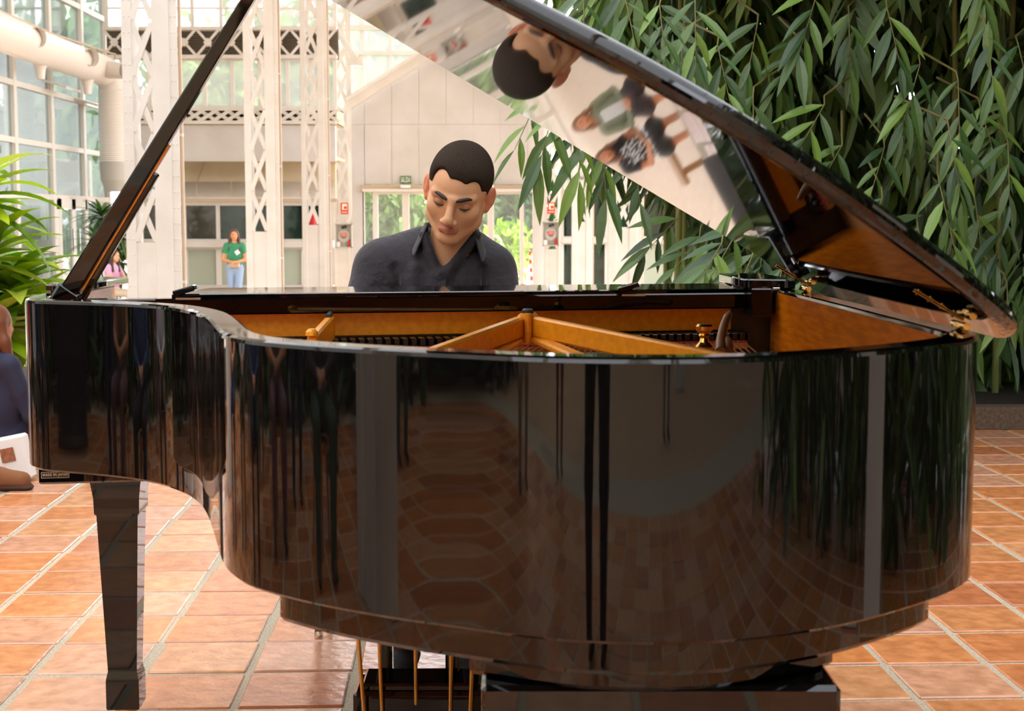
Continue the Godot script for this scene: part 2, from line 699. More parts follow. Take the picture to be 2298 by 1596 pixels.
func ground() -> void:
	var floor_ := structure("floor")
	var across := Vector3(cos(0.0419), 0, -sin(0.0419))
	var away := Vector3(-sin(0.0419), 0, -cos(0.0419))
	part("mortar_bed", Shape.new().box(Vector3(0, -0.156, -4.0), Vector3(13, 0.3, 14.4)), M.mortar, floor_)
	part("paving", Shape.new().box(Vector3(0, -0.16, 9.2), Vector3(30, 0.3, 12.0)), M.tan_paving, floor_)
	part("paving", Shape.new().box(Vector3(-10.75, -0.165, -4.0), Vector3(8.5, 0.3, 14.4)), M.tan_paving, floor_)
	part("paving", Shape.new().box(Vector3(10.75, -0.165, -4.0), Vector3(8.5, 0.3, 14.4)), M.tan_paving, floor_)
	for i in 3:
		part("step", Shape.new().box(Vector3(0, -0.2 - i * 0.2 - 0.15, -11.4 - i * 0.35), Vector3(30, 0.3, 0.4), Basis(), 0.01), M.pale_paving, floor_)
	part("lower_paving", Shape.new().box(Vector3(0, LOW - 0.15, -36.0), Vector3(60, 0.3, 49.0)), M.pale_paving, floor_)
	var pitch := 0.2735
	var shapes := []
	for k in 3:
		var s := Shape.new()
		s.box(Vector3(0, -0.01, 0), Vector3(0.2545 - 0.003 * k, 0.02, 0.2545 - 0.002 * ((k + 1) % 3)), Basis(), 0.0035)
		shapes.append(s.done())
	var near := []
	var rest := []
	for i in range(-22, 23):
		for j in range(-10, 41):
			var u := -0.522 + (i + 0.5) * pitch
			var w := 3.356 + (j - 0.5) * pitch - 2.735
			var p := across * u + away * w
			p += Vector3(rng.randfn(0, 0.0022), rng.randfn(0, 0.0007) - 0.001, rng.randfn(0, 0.0022))
			if absf(p.x) > 6.2 or p.z < -10.9 or p.z > 2.9:
				continue
			var t := Transform3D(Basis(Vector3.UP, 0.0419 + rng.randfn(0, 0.006)) * Basis(Vector3.RIGHT, rng.randfn(0, 0.0025)), p)
			# how much of the tile the photograph shows
			var seen := 9.0
			if p.z < -3.1 and p.z > -8.2:
				var x := 1149.0 + p.x / -p.z * FOCAL_PIXELS
				if x > -130 and x < 1020:
					seen = -p.z - (0.0 if x < 820 else -2.0)
				elif x > 1880 and x < 2430:
					seen = -p.z
			if seen < 8.3:
				near.append([seen, t])
			else:
				rest.append(t)
	near.sort_custom(func(a, b): return a[0] < b[0])
	for i in near.size():
		if i < 300:
			part("tile", shapes[rng.randi() % 3], M["terracotta_%d" % (rng.randi() % 7)], floor_, near[i][1])
		else:
			rest.append(near[i][1])
	var tints := []
	for i in 61:
		tints.append([lin(220, 148, 94), lin(228, 162, 112), lin(212, 132, 76), lin(226, 166, 130), lin(200, 120, 74), lin(224, 142, 80)][rng.randi() % 6])
	many("tile_field", shapes[0], M.terracotta_field, rest, floor_, tints)

# ---------------------------------------------------------------- the hall

# a flat box whose front shows the rectangle x0..x1, y0..y1 of the photograph at that depth
func front(x0: float, y0: float, x1: float, y1: float, depth: float, thick := 0.1, bevel := 0.0, into: Shape = null) -> Shape:
	var a := at(x0, y1, depth)
	var b := at(x1, y0, depth)
	var s := into if into else Shape.new()
	return s.box(Vector3((a.x + b.x) / 2, (a.y + b.y) / 2, -depth - thick / 2), Vector3(absf(b.x - a.x), absf(b.y - a.y), thick), Basis(), bevel)

func lattice_column(label: String, x0: float, x1: float, y_solid: float, depth: float, top: float, open_share := [0.2, 0.52], lead := true) -> void:
	var a := at(x0, 490, depth).x
	var b := at(x1, 490, depth).x
	var w := b - a
	var t := thing("lattice_column", label, "column", Vector3((a + b) / 2, LOW, -depth), "white riveted lattice columns of the hall")
	var l0 := -w / 2
	var lo: float = l0 + w * open_share[0]
	var hi: float = l0 + w * open_share[1]
	var solid := at(600, y_solid, depth).y - LOW
	var h := top - LOW
	var deep := w * 0.5
	part("stile", Shape.new().box(Vector3((l0 + lo) / 2, h / 2, 0), Vector3(lo - l0, h, deep), Basis(), 0.006), M.white_paint, t)
	part("stile", Shape.new().box(Vector3((hi + w * 0.36) / 2, h / 2, 0), Vector3(w * 0.36 - hi, h, deep), Basis(), 0.006), M.white_paint, t)
	part("flange", Shape.new().box(Vector3(w * 0.43, h / 2, deep * 0.42), Vector3(w * 0.14, h, 0.012)), M.white_paint, t)
	part("base_panel", Shape.new().box(Vector3((lo + hi) / 2, solid / 2, 0), Vector3(hi - lo, solid, deep * 0.9)), M.white_paint, t)
	part("foot_plate", Shape.new().box(Vector3(0, 0.06, 0), Vector3(w * 1.12, 0.12, deep * 1.5), Basis(), 0.01), M.white_paint, t)
	var gap := hi - lo
	var step := gap * 2.85
	var y := solid
	while y < h - step:
		for s in [-1.0, 1.0]:
			for face in [-1.0, 1.0]:
				if face < 0:
					continue
				part("brace", Shape.new().bar(Vector3((lo + hi) / 2 - s * gap * 0.52, y + 0.02, face * deep * 0.46 + s * 0.006), Vector3((lo + hi) / 2 + s * gap * 0.52, y + step - 0.02, face * deep * 0.46 + s * 0.006), gap * 0.3, 0.012, Vector3.RIGHT), M.white_paint, t)
		y += step
	if lead:
		# the rain pipe clipped beside the column
		var pipe := [Vector3(w * 0.52, 0.0, deep * 0.2), Vector3(w * 0.52, h, deep * 0.2)]
		part("rain_pipe", Shape.new().tube(pipe, w * 0.035, 8), M.bronze_trim, t)
		for k in 4:
			part("pipe_clip", Shape.new().box(Vector3(w * 0.45, 1.1 + k * 1.5, deep * 0.2), Vector3(w * 0.2, 0.03, w * 0.09)), M.white_paint, t)
	# rivets down the flange
	var rivet := Shape.new().lathe([Vector2(0.011, 0), Vector2(0.008, 0.006), Vector2(0, 0.009)], Vector3.ZERO, 6, Basis(Vector3.RIGHT, PI / 2)).done()
	var spots := []
	for k in int(h / 0.16):
		for s in [-1.0, 1.0]:
			spots.append(Transform3D(Basis(), Vector3(w * 0.43 + s * w * 0.035, 0.1 + k * 0.16, deep * 0.42 + 0.006)))
			spots.append(Transform3D(Basis(), Vector3((l0 + lo) / 2 + s * (lo - l0) * 0.25, 0.1 + k * 0.16, deep * 0.5)))
	many("rivet", rivet, M.white_paint, spots, t)

func roof_and_hall() -> void:
	# unseen glass roof added to cut the zenith light, with side and end walls
	var roof := structure("added_ceiling")
	for k in 12:
		var z0 := 12.0 - k * 4.0
		for s in [-1.0, 1.0]:
			part("pane", Shape.new().bar(Vector3(s * 10.5, 7.6, z0 - 2.0), Vector3(0, 9.4, z0 - 2.0), 0.02, 3.9, Vector3.UP), M.thin_dimming_glass if k < 6 else M.sky_dimming_glass, roof)  # far panes are more opaque to darken the far hall
			part("rafter", Shape.new().bar(Vector3(s * 10.5, 7.5, z0), Vector3(0, 9.3, z0), 0.2, 0.12, Vector3.UP), M.white_paint, roof)
	var side := structure("added_wall_left_near")  # unseen glazing added to cut the low sky from the left
	for k in 9:
		var z := 12.0 - k * 4.0
		part("mullion", Shape.new().box(Vector3(-9.6, 3.7, z), Vector3(0.14, 8.0, 0.16)), M.window_frame, side)
		if k < 8:
			for j in 3:
				part("pane", Shape.new().box(Vector3(-9.6, 1.0 + j * 2.5, z - 2.0), Vector3(0.02, 2.4, 3.84)), M.sky_dimming_glass, side)
				part("transom", Shape.new().box(Vector3(-9.6, 2.25 + j * 2.5, z - 2.0), Vector3(0.1, 0.1, 3.84)), M.window_frame, side)
	var end := structure("added_wall_front")  # unseen wall added to block sky light from behind the camera
	part("wall_face", Shape.new().box(Vector3(0, 3.7, 12.3), Vector3(21, 7.6, 0.3)), M.soffit_board, end)
	lattice_column("wide white lattice column beside the big ribbed air pipe", 290, 412, 545, 15.0, 7.5, [0.19, 0.54])
	lattice_column("white lattice column right beside the woman in the green top", 555, 632, 520, 24.0, 8.0, [0.19, 0.6])
	lattice_column("white lattice column with a red extinguisher seen through it", 680, 740, 505, 29.0, 8.6, [0.18, 0.62])
	lattice_column("white lattice column between the right hose box and the dark windows", 1283, 1330, 498, 29.0, 4.2, [0.28, 0.66])
	lattice_column("white lattice column beside the dark window half hidden by bamboo", 1364, 1440, 510, 24.0, 3.6, [0.26, 0.62])

func girder(label: String, x0: float, x1: float, y0: float, y1: float, depth: float, bay: float, behind: Material, plates: bool) -> void:
	var c := at((x0 + x1) / 2, (y0 + y1) / 2, depth)
	var t := thing("lattice_girder", label, "girder", Vector3(c.x, c.y, -depth), "lattice girders of the side aisle")
	var o := Transform3D(Basis(), -Vector3(c.x, c.y, -depth))
	var scale := depth / FOCAL_PIXELS
	var w := (x1 - x0) * scale
	var h := (y1 - y0) * scale
	part("top_chord", Shape.new().box(Vector3(0, h / 2 - 0.03, 0), Vector3(w, 0.07, 0.16)), M.white_paint, t)
	part("bottom_chord", Shape.new().box(Vector3(0, -h / 2 + 0.03, 0), Vector3(w, 0.07, 0.16)), M.white_paint, t)
	part("backing", Shape.new().box(Vector3(0, 0, -0.3 if plates else -1.3), Vector3(w, h, 0.04)), behind, t)
	if not plates:
		# a deep unlit loft opens behind the lattice
		part("loft_floor", Shape.new().box(Vector3(0, -h / 2 + 0.01, -0.7), Vector3(w, 0.03, 1.16)), M.soffit_board, t)
		part("loft_roof", Shape.new().box(Vector3(0, h / 2 - 0.01, -0.7), Vector3(w, 0.03, 1.16)), M.soffit_board, t)
		for s in [-1.0, 1.0]:
			part("loft_end", Shape.new().box(Vector3(s * (w / 2 - 0.02), 0, -0.7), Vector3(0.04, h, 1.16)), M.soffit_board, t)
	if plates:
		for k in 14:
			part("louvre_blade", Shape.new().box(Vector3(0, -h / 2 + 0.05 + k * (h - 0.1) / 13.0, -0.24), Vector3(w, 0.014, 0.05), Basis(Vector3.RIGHT, 0.6)), behind, t)
	var n := int(round(w / bay))
	var b := w / n
	for k in n:
		var x := -w / 2 + (k + 0.5) * b
		for s in [-1.0, 1.0]:
			part("brace", Shape.new().bar(Vector3(x - s * b * (0.5 if plates else 0.75), -h / 2 + 0.04, 0.05 + s * 0.01), Vector3(x + s * b * (0.5 if plates else 0.75), h / 2 - 0.04, 0.05 + s * 0.01), 0.055 if plates else 0.07, 0.015), M.white_paint, t)
		if plates:
			part("rosette", Shape.new().box(Vector3(x, 0, 0.075), Vector3(0.13, 0.13, 0.02), Basis(Vector3.BACK, PI / 4)), M.white_paint, t)
			part("rosette", Shape.new().box(Vector3(x, 0, 0.08), Vector3(0.13, 0.13, 0.02)), M.white_paint, t)

# a glazed field: panes and bars between them
func glazing(called: String, xs: Array, ys: Array, depth: float, bar: float, glass: Array, frame: Material, thick := 0.06) -> Node3D:
	var t := structure(called)
	var half := bar / 2
	for x in xs:
		part("mullion", front(x - half, ys[0], x + half, ys[-1], depth - thick * 0.5, thick), frame, t)
	for y in ys:
		part("transom", front(xs[0] - half, y - half, xs[-1] + half, y + half, depth - thick * 0.4, thick * 0.9), frame, t)
	var k := 0
	for j in ys.size() - 1:
		for i in xs.size() - 1:
			part("pane", front(xs[i] + half * 0.6, ys[j] + half * 0.6, xs[i + 1] - half * 0.6, ys[j + 1] - half * 0.6, depth, 0.012), glass[k % glass.size()], t)
			k += 1
	return t

func far_walls() -> void:
	var d := 30.0
	girder("deep white girder with square rosettes over dark louvres", 236, 752, 62, 130, d, 0.5, M.louvre, true)
	girder("shallow white criss-cross girder above the cream wall", 305, 752, 242, 278, d, 0.28, M.cream_wall, false)
	var xs := []
	for k in 9:
		xs.append(236 + k * 64.5)
	glazing("window_1", [273, 335, 397, 459, 521, 583, 645, 700, 752], [133, 241], d + 0.1, 7, [M.dusty_glass], M.window_frame)
	glazing("window_2", xs, [-120, -50, 18, 62], d + 0.1, 4, [M.dusty_glass], M.window_frame)
	var wall := structure("wall_left_aisle")
	part("wall_face", front(285, 282, 752, 362, d, 0.25), M.cream_wall, wall)
	part("recess", front(285, 360, 752, 450, d + 1.6, 0.2), M.soffit_board, wall)
	for x in [455, 612]:
		part("board_joint", Shape.new().bar(at(x + 6, 362, d + 1.58), at(x - 14, 413, d + 1.58), 0.02, 0.02), M.bronze_trim, wall)
	part("underside", Shape.new().box(Vector3((at(285, 362, d).x + at(752, 362, d).x) / 2, at(500, 360, d).y + 0.05, -d - 0.9), Vector3(4.3, 0.06, 1.6)), M.soffit_board, wall)
	# sloping awning over the windows, made of boards
	var t := thing("awning", "white sloping awning over the left windows in sunlight", "awning", at(520, 446, d + 0.2))
	var o := t.position
	for k in 6:
		var x0: float = 286 + k * 78.0
		var a := at(x0, 411, d + 1.5) - o
		var b := at(x0 + 76, 411, d + 1.5) - o
		var c := at(x0 + 76, 446, d + 0.2) - o
		var e := at(x0, 446, d + 0.2) - o
		var s := Shape.new()
		var up := Vector3(0, 0.03, 0)
		s.quad(a + up, b + up, c + up, e + up, Vector3.UP)
		s.quad(a, b, c, e, Vector3.DOWN)
		s.quad(e, c, c + up, e + up, Vector3.BACK)
		s.quad(a, e, e + up, a + up, Vector3.LEFT)
		s.quad(b, c, c + up, b + up, Vector3.RIGHT)
		part("board", s, M.white_paint, t)
	part("front_rail", Shape.new().box(Vector3(at(520, 450, d).x - o.x, at(520, 450, d).y - o.y, 0.22), Vector3(4.35, 0.07, 0.08)), M.bronze_trim, t)
	glazing("window_3", [316, 413, 489, 560, 632, 682, 735], [458, 540], d + 0.3, 7, [M.grey_dark_glass, M.grey_dark_glass, M.green_dark_glass, M.green_dark_glass, M.green_dark_glass, M.green_dark_glass], M.window_frame, 0.1)
	glazing("window_4", [316, 416, 491, 560, 632, 682, 735], [556, 668], d + 0.3, 9, [M.misty_glass], M.window_frame, 0.1)
	var sill := structure("trim_1")
	part("sill", front(300, 540, 748, 556, d + 0.1, 0.2, 0.01), M.white_paint, sill)
	part("plinth", front(300, 640, 748, 690, d + 0.2, 0.2), M.cream_wall, sill)
	# right aisle
	glazing("window_5", [1262, 1323, 1360, 1438, 1522, 1600], [432, 534], d + 0.3, 7, [M.green_dark_glass, M.green_dark_glass, M.green_dark_glass, M.grey_dark_glass, M.green_dark_glass], M.window_frame, 0.1)
	glazing("window_6", [1262, 1323, 1360, 1438, 1522, 1600], [545, 668], d + 0.3, 7, [M.green_dark_glass, M.green_dark_glass, M.misty_glass, M.misty_glass, M.green_dark_glass], M.window_frame, 0.1)
	var right := structure("wall_right_aisle")
	part("wall_face", front(1262, 150, 1900, 395, d, 0.25), M.cream_wall, right)
	part("head", front(1262, 395, 1700, 432, d + 0.3, 0.2), M.cream_wall, right)
	part("sill", front(1262, 533, 1700, 546, d + 0.1, 0.2, 0.01), M.white_paint, right)
	part("plinth", front(1262, 640, 1700, 690, d + 0.2, 0.2), M.cream_wall, right)
	var aw := thing("awning", "white sloping awning over the right windows behind bamboo", "awning", at(1400, 428, d - 0.8))
	for k in 4:
		var x0: float = 1264 + k * 84.0
		var s := Shape.new()
		var p := [at(x0, 402, d + 0.2), at(x0 + 82, 402, d + 0.2), at(x0 + 82, 429, d - 0.8), at(x0, 429, d - 0.8)]
		for i in 4:
			p[i] -= aw.position
		var up := Vector3(0, 0.03, 0)
		s.quad(p[0] + up, p[1] + up, p[2] + up, p[3] + up, Vector3.UP)
		s.quad(p[0], p[1], p[2], p[3], Vector3.DOWN)
		s.quad(p[3], p[2], p[2] + up, p[3] + up, Vector3.BACK)
		part("board", s, M.white_paint, aw)
	# fire extinguishers hung on the window wall
	for e in [[702, 500, "red extinguisher seen through the lattice below the left windows"], [1297, 486, "red extinguisher seen through the lattice beside the right hose box"]]:
		var p := at(e[0], e[1], d - 0.15)
		var x := thing("fire_extinguisher", e[2], "fire extinguisher", p - Vector3(0, 0.25, 0))
		part("cylinder", Shape.new().lathe([Vector2(0, 0), Vector2(0.075, 0), Vector2(0.08, 0.02), Vector2(0.08, 0.4), Vector2(0.05, 0.47), Vector2(0.02, 0.5), Vector2(0, 0.5)], Vector3.ZERO, 14), M.extinguisher_red, x)
		part("wall_bracket", Shape.new().box(Vector3(0, 0.3, -0.25), Vector3(0.06, 0.05, 0.4)), M.hose_black, x)
		part("valve", Shape.new().box(Vector3(0, 0.53, 0), Vector3(0.05, 0.07, 0.05), Basis(), 0.01), M.hose_black, x)
		part("hose", Shape.new().tube([Vector3(0.02, 0.53, 0.03), Vector3(0.12, 0.55, 0.03), Vector3(0.16, 0.42, 0.03), Vector3(0.13, 0.22, 0.03)], 0.014, 6), M.hose_black, x)

func hose_station(x: float, y_sign: float, y_box: float, depth: float, side: String) -> void:
	var sc := depth / FOCAL_PIXELS
	var p := at(x + 2, y_sign, depth - 0.32)
	var s := thing("fire_sign", "square red and white hose sign on the %s lattice post" % side, "sign", p, "")
	part("plate", Shape.new().box(Vector3.ZERO, Vector3(17 * sc, 25 * sc, 0.012)), M.sign_red, s)
	part("pictogram", Shape.new().box(Vector3(0.005, 0.035, 0.008), Vector3(11 * sc, 13 * sc, 0.004)), M.sign_pale, s)
	part("pictogram", Shape.new().box(Vector3(0.02, 0.02, 0.011), Vector3(6.5 * sc, 6.5 * sc, 0.003)), M.sign_red, s)
	part("pictogram", Shape.new().box(Vector3(0, -0.085, 0.008), Vector3(13 * sc, 1.4 * sc, 0.004)), M.sign_pale, s)
	var q := at(x + 1, y_box, depth - 0.3)
	var b := thing("hose_cabinet", "grey fire hose cabinet with coiled hose on the %s lattice post" % side, "cabinet", q)
	var w := 37 * sc
	var h := 54 * sc
	part("back", Shape.new().box(Vector3(0, 0, -0.04), Vector3(w, h, 0.06), Basis(), 0.01), M.box_grey, b)
	for r in [[0.0, h / 2 - 0.012, w, 0.024], [0.0, -h / 2 + 0.012, w, 0.024], [-w / 2 + 0.012, 0.0, 0.024, h], [w / 2 - 0.012, 0.0, 0.024, h]]:
		part("frame", Shape.new().box(Vector3(r[0], r[1], 0.03), Vector3(r[2], r[3], 0.12)), M.box_grey, b)
	for k in 3:
		var ring := []
		for i in 19:
			ring.append(Vector3(cos(TAU * i / 18) * (0.13 - k * 0.025), sin(TAU * i / 18) * (0.13 - k * 0.025) - 0.01, 0.02 + k * 0.012))
		part("hose", Shape.new().tube(ring, 0.009, 5, false), M.box_white, b)
	part("warning_plate", Shape.new().box(Vector3(0, 0.02, 0.075), Vector3(0.15, 0.075, 0.006)), M.sign_red, b)
	for k in 2:
		part("lettering", Shape.new().box(Vector3(0, 0.035 - k * 0.03, 0.079), Vector3(0.11, 0.007, 0.002)), M.sign_pale, b)
	part("valve", Shape.new().tube([Vector3(-0.05, h / 2 - 0.1, 0.05), Vector3(0.07, h / 2 - 0.07, 0.05)], 0.028, 8), M.hose_black, b)
	part("notice", Shape.new().box(Vector3(-w / 2 + 0.07, -h / 2 + 0.08, 0.07), Vector3(0.08, 0.12, 0.004)), M.box_white, b)
	part("bottle", Shape.new().lathe([Vector2(0, 0), Vector2(0.03, 0), Vector2(0.03, 0.1), Vector2(0.012, 0.15), Vector2(0, 0.15)], Vector3(w / 2 - 0.07, -h / 2 + 0.03, 0.05), 10), M.extinguisher_red, b)
	part("supply_pipe", Shape.new().tube([Vector3(0.08, h / 2, 0.02), Vector3(0.08, h / 2 + 0.04, 0.02), Vector3(0.15, h / 2 + 0.1, 0.02), Vector3(0.17, h / 2 + 0.3, 0.02), Vector3(0.16, h / 2 + 1.6, 0.02), Vector3(0.06, h / 2 + 1.9, 0.0)], 0.02, 6), M.white_paint, b)

func upright(outline: PackedVector2Array, z_front: float, thick: float) -> Shape:
	var s := Shape.new()
	s.xf = Transform3D(Basis(Vector3.RIGHT, Vector3(0, 0, -1), Vector3.UP), Vector3(0, 0, z_front))
	s.prism(outline, 0.0, thick)
	return s

func gable_front() -> void:
	var d := 34.0
	var wall := structure("wall_back")
	var xs := [785.0, 818.0, 879.0, 940.0, 1001.0, 1062.0, 1123.0, 1184.0, 1228.0]
	var eave := func(x: float) -> float: return 240.0 - (110.0 - absf(x - 1006.0)) * 0.636 - 110.0 * 0.636
	for i in xs.size() - 1:
		var x0: float = xs[i] + (0.2 if i > 0 else 0.0)
		var x1: float = xs[i + 1] - 0.2
		var pts := PackedVector2Array()
		var top := [[x0, eave.call(x0)]]
		if x0 < 1006.0 and x1 > 1006.0:
			top.append([1006.0, eave.call(1006.0)])
		top.append([x1, eave.call(x1)])
		for q in top:
			var p := at(q[0], q[1], d)
			pts.append(Vector2(p.x, p.y))
		for q in [[x1, 279.0], [x0, 279.0]]:
			var p := at(q[0], q[1], d)
			pts.append(Vector2(p.x, p.y))
		part("panel", upright(pts, -d, 0.12), M.cream_wall, wall)
		part("panel", front(x0, 279.4, x1, 414, d, 0.12), M.cream_wall, wall)
	part("core", front(786, 245, 1226, 414, d + 0.14, 0.1), M.bronze_trim, wall)
	part("panel", front(786, 414, 816, 690, d, 0.14), M.cream_wall, wall)
	part("panel", front(715, 244, 786, 690, d + 0.1, 0.12), M.cream_wall, wall)
	part("panel", front(1196, 414, 1228, 690, d, 0.14), M.cream_wall, wall)
	# eaves boards along the gable
	for s in [-1.0, 1.0]:
		var a := at(1006 - s * 226, eave.call(1006.0 - s * 226.0) - 4, d - 0.35)
		var b := at(1006, eave.call(1006.0) - 4, d - 0.35)
		part("barge_board", Shape.new().bar(a, b, 0.17, 0.5, Vector3.UP), M.white_paint, wall)
		part("barge_cap", Shape.new().bar(a + Vector3(0, 0.13, 0.1), b + Vector3(0, 0.13, 0.1), 0.06, 0.7, Vector3.UP), M.white_paint, wall)
	# glass behind and above the gable
	glazing("window_7", [752, 814, 876, 938, 1000, 1062, 1124, 1186, 1248], [20, 62, 120, 260], d + 2.0, 7, [M.dusty_glass], M.window_frame)
	part("band", front(752, 56, 1300, 66, d + 1.8, 0.15), M.white_paint, wall)
	part("band", front(752, 114, 1300, 122, d + 1.8, 0.15), M.white_paint, wall)
	# entrance
	var door := structure("door_1")
	part("header", front(806, 415, 1206, 429, d - 0.12, 0.25, 0.01), M.bronze_trim, door)
	part("header_rail", front(813, 424, 1199, 430, d - 0.2, 0.2), M.window_frame, door)
	var leaves := [[815.0, 841.0], [841.0, 911.0], [911.0, 1006.0], [1006.0, 1101.0], [1101.0, 1173.0], [1173.0, 1197.0]]
	for k in leaves.size():
		var x0: float = leaves[k][0]
		var x1: float = leaves[k][1]
		var e := 2.5 if k in [0, 5] else 7.0
		var leaf := Node3D.new()
		leaf.name = "leaf"
		door.add_child(leaf, true)
		for r in [[x0, 429.0, x0 + e, 664.0], [x1 - e, 429.0, x1, 664.0]]:
			part("stile", front(r[0], r[1], r[2], r[3], d, 0.09, 0.01), M.window_frame, leaf)
		part("rail", front(x0 + e, 429, x1 - e, 429 + e, d, 0.08), M.window_frame, leaf)
		part("rail", front(x0 + e, 650, x1 - e, 664, d, 0.08), M.window_frame, leaf)
		part("pane", front(x0 + e, 429 + e, x1 - e, 650, d + 0.04, 0.01), M.clear_glass, leaf)
	for x in [1001.0, 1011.0]:
		part("handle", Shape.new().tube([at(x, 540, d - 0.08), at(x, 580, d - 0.08)], 0.02, 6), M.chrome, door)
	for k in 2:
		var p := at([910, 1097][k], 403.5, d - 0.03)
		var s := thing("exit_sign", "small green exit sign above the %s door" % ["left", "right"][k], "sign", p)
		var sc := d / FOCAL_PIXELS
		part("plate", Shape.new().box(Vector3.ZERO, Vector3(24 * sc, 16 * sc, 0.02)), M.sign_green, s)
		letters(s, "SALIDA", 12.0 * sc, 21.0 * sc, M.sign_pale, Vector3(0, 0, 0.012))
		var l := thing("emergency_light", "white emergency lamp box under the %s exit sign" % ["left", "right"][k], "lamp", at([910, 1097][k], 418.5, d - 0.2))
		part("housing", Shape.new().box(Vector3.ZERO, Vector3(22 * sc, 7 * sc, 0.08), Basis(), 0.01), M.box_white, l)
		part("diffuser", Shape.new().box(Vector3(0, -0.008, 0.042), Vector3(18 * sc, 4 * sc, 0.01)), M.paper, l)
	# lattice posts either side of the entrance
	lattice_column("narrow white lattice post carrying the left hose cabinet", 752, 792, 560, d - 0.5, 7.4, [0.15, 0.72], false)
	lattice_column("narrow white lattice post carrying the right hose cabinet", 1220, 1262, 560, d - 0.5, 4.6, [0.18, 0.74], false)
	hose_station(771, 468, 529, d - 0.5, "left")
	hose_station(1235, 467, 525, d - 0.5, "right")
	# cross braces under the roof near the left post
	var b := thing("roof_brace", "slanting white roof brace above the narrow left post", "brace", at(740, 60, d - 2.0))
	part("strut", Shape.new().bar(Vector3.ZERO - Vector3(0.55, -0.9, 0), Vector3(0.6, -0.75, 0), 0.13, 0.1, Vector3.RIGHT, 0.01), M.white_paint, b)
	part("gusset", Shape.new().box(Vector3(0.55, -0.75, 0), Vector3(0.35, 0.12, 0.14)), M.white_paint, b)
	var arch := thing("roof_rib", "curved white roof rib under the high glazing", "rib", at(650, 20, d - 3.0))
	var curve := []
	for i in 13:
		var t := i / 12.0
		curve.append(Vector3(-0.95 + 1.6 * t, 0.3 - 0.42 * sin(t * PI * 0.55), 0))
	part("rib", Shape.new().tube(curve, 0.05, 8), M.white_paint, arch)
	# out in the garden
	var yard := structure("garden_ground")
	part("path", Shape.new().box(Vector3(0, LOW - 0.1, -52), Vector3(60, 0.2, 34)), M.pale_paving, yard)
	garden_tree("clipped green hedge bush seen through the left door", Vector3(at(880, 500, 40).x, LOW, -40), Vector3(1.6, 2.7, 1.2), 1500, lin(96, 130, 48), 1)
	garden_tree("sunlit yellow-green bush seen through the right door", Vector3(at(1130, 500, 40).x, LOW, -41), Vector3(0.75, 1.5, 0.8), 900, lin(150, 186, 44), 2)
	garden_tree("dark green tree behind the yellow-green bush", Vector3(at(1150, 500, 46).x, LOW, -46), Vector3(2.4, 3.4, 1.5), 2200, lin(52, 88, 40), 3)
	garden_tree("tall pale tree above the entrance gable", Vector3(at(890, 300, 50).x, LOW, -50), Vector3(3.8, 9.0, 2.0), 3600, lin(96, 130, 48), 4)
	garden_tree("tall tree behind the left clerestory windows", Vector3(at(640, 300, 48).x, LOW, -48), Vector3(3.0, 8.0, 2.0), 3200, lin(96, 130, 48), 5)
	garden_tree("tree far out behind the shallow girder", Vector3(at(440, 300, 52).x, LOW, -52), Vector3(3.2, 7.4, 2.0), 2600, lin(96, 130, 48), 6)
	var pole := thing("striped_pole", "slim red and white striped pole beside the entrance", "pole", Vector3(at(1192, 634, d - 1.0).x, LOW, -d + 1.0))
	var py := at(1190, 562, d - 1.0).y - LOW
	part("pole", Shape.new().tube([Vector3(0.03, 0.03, 0), Vector3(-0.03, py, 0)], 0.022, 8), M.box_white, pole)
	for k in 5:
		var y := py - 0.02 - k * 0.19
		part("red_band", Shape.new().tube([Vector3(0.03 - 0.06 * (y - 0.09) / py, y - 0.09, 0), Vector3(0.03 - 0.06 * y / py, y, 0)], 0.026, 8), M.sign_red, pole)
	part("base", Shape.new().lathe([Vector2(0, 0), Vector2(0.16, 0), Vector2(0.15, 0.03), Vector2(0.03, 0.06), Vector2(0, 0.06)], Vector3.ZERO, 14), M.hose_black, pole)
	var rail := thing("handrail", "bent steel handrail outside the right door", "handrail", Vector3(at(1100, 560, 36).x, LOW, -36.2))
	var ry := at(1100, 530, 36.2).y - LOW
	part("rail", Shape.new().tube([Vector3(-0.3, 0, 0), Vector3(-0.3, ry - 0.1, 0), Vector3(-0.22, ry, 0), Vector3(0.18, ry, 0), Vector3(0.26, ry - 0.1, 0), Vector3(0.26, 0, 0)], 0.025, 8), M.chrome, rail)
	part("crossbar", Shape.new().tube([Vector3(-0.3, ry * 0.55, 0), Vector3(0.26, ry * 0.55, 0)], 0.018, 8), M.chrome, rail)

func letters(parent: Node, text: String, high: float, wide: float, m: Material, where: Vector3, depth := 0.004) -> void:
	var t := TextMesh.new()
	var font := SystemFont.new()
	font.font_names = PackedStringArray(["Droid Sans"])
	font.font_weight = 700
	t.font = font
	t.text = text
	t.font_size = 48
	t.pixel_size = 0.01
	t.depth = 0.02
	var box := t.get_aabb()
	var k := Vector3(wide / maxf(box.size.x, 0.001), high / maxf(box.size.y, 0.001), depth / 0.02)
	part("lettering", t, m, parent, Transform3D(Basis().scaled(k), where - box.get_center() * k))

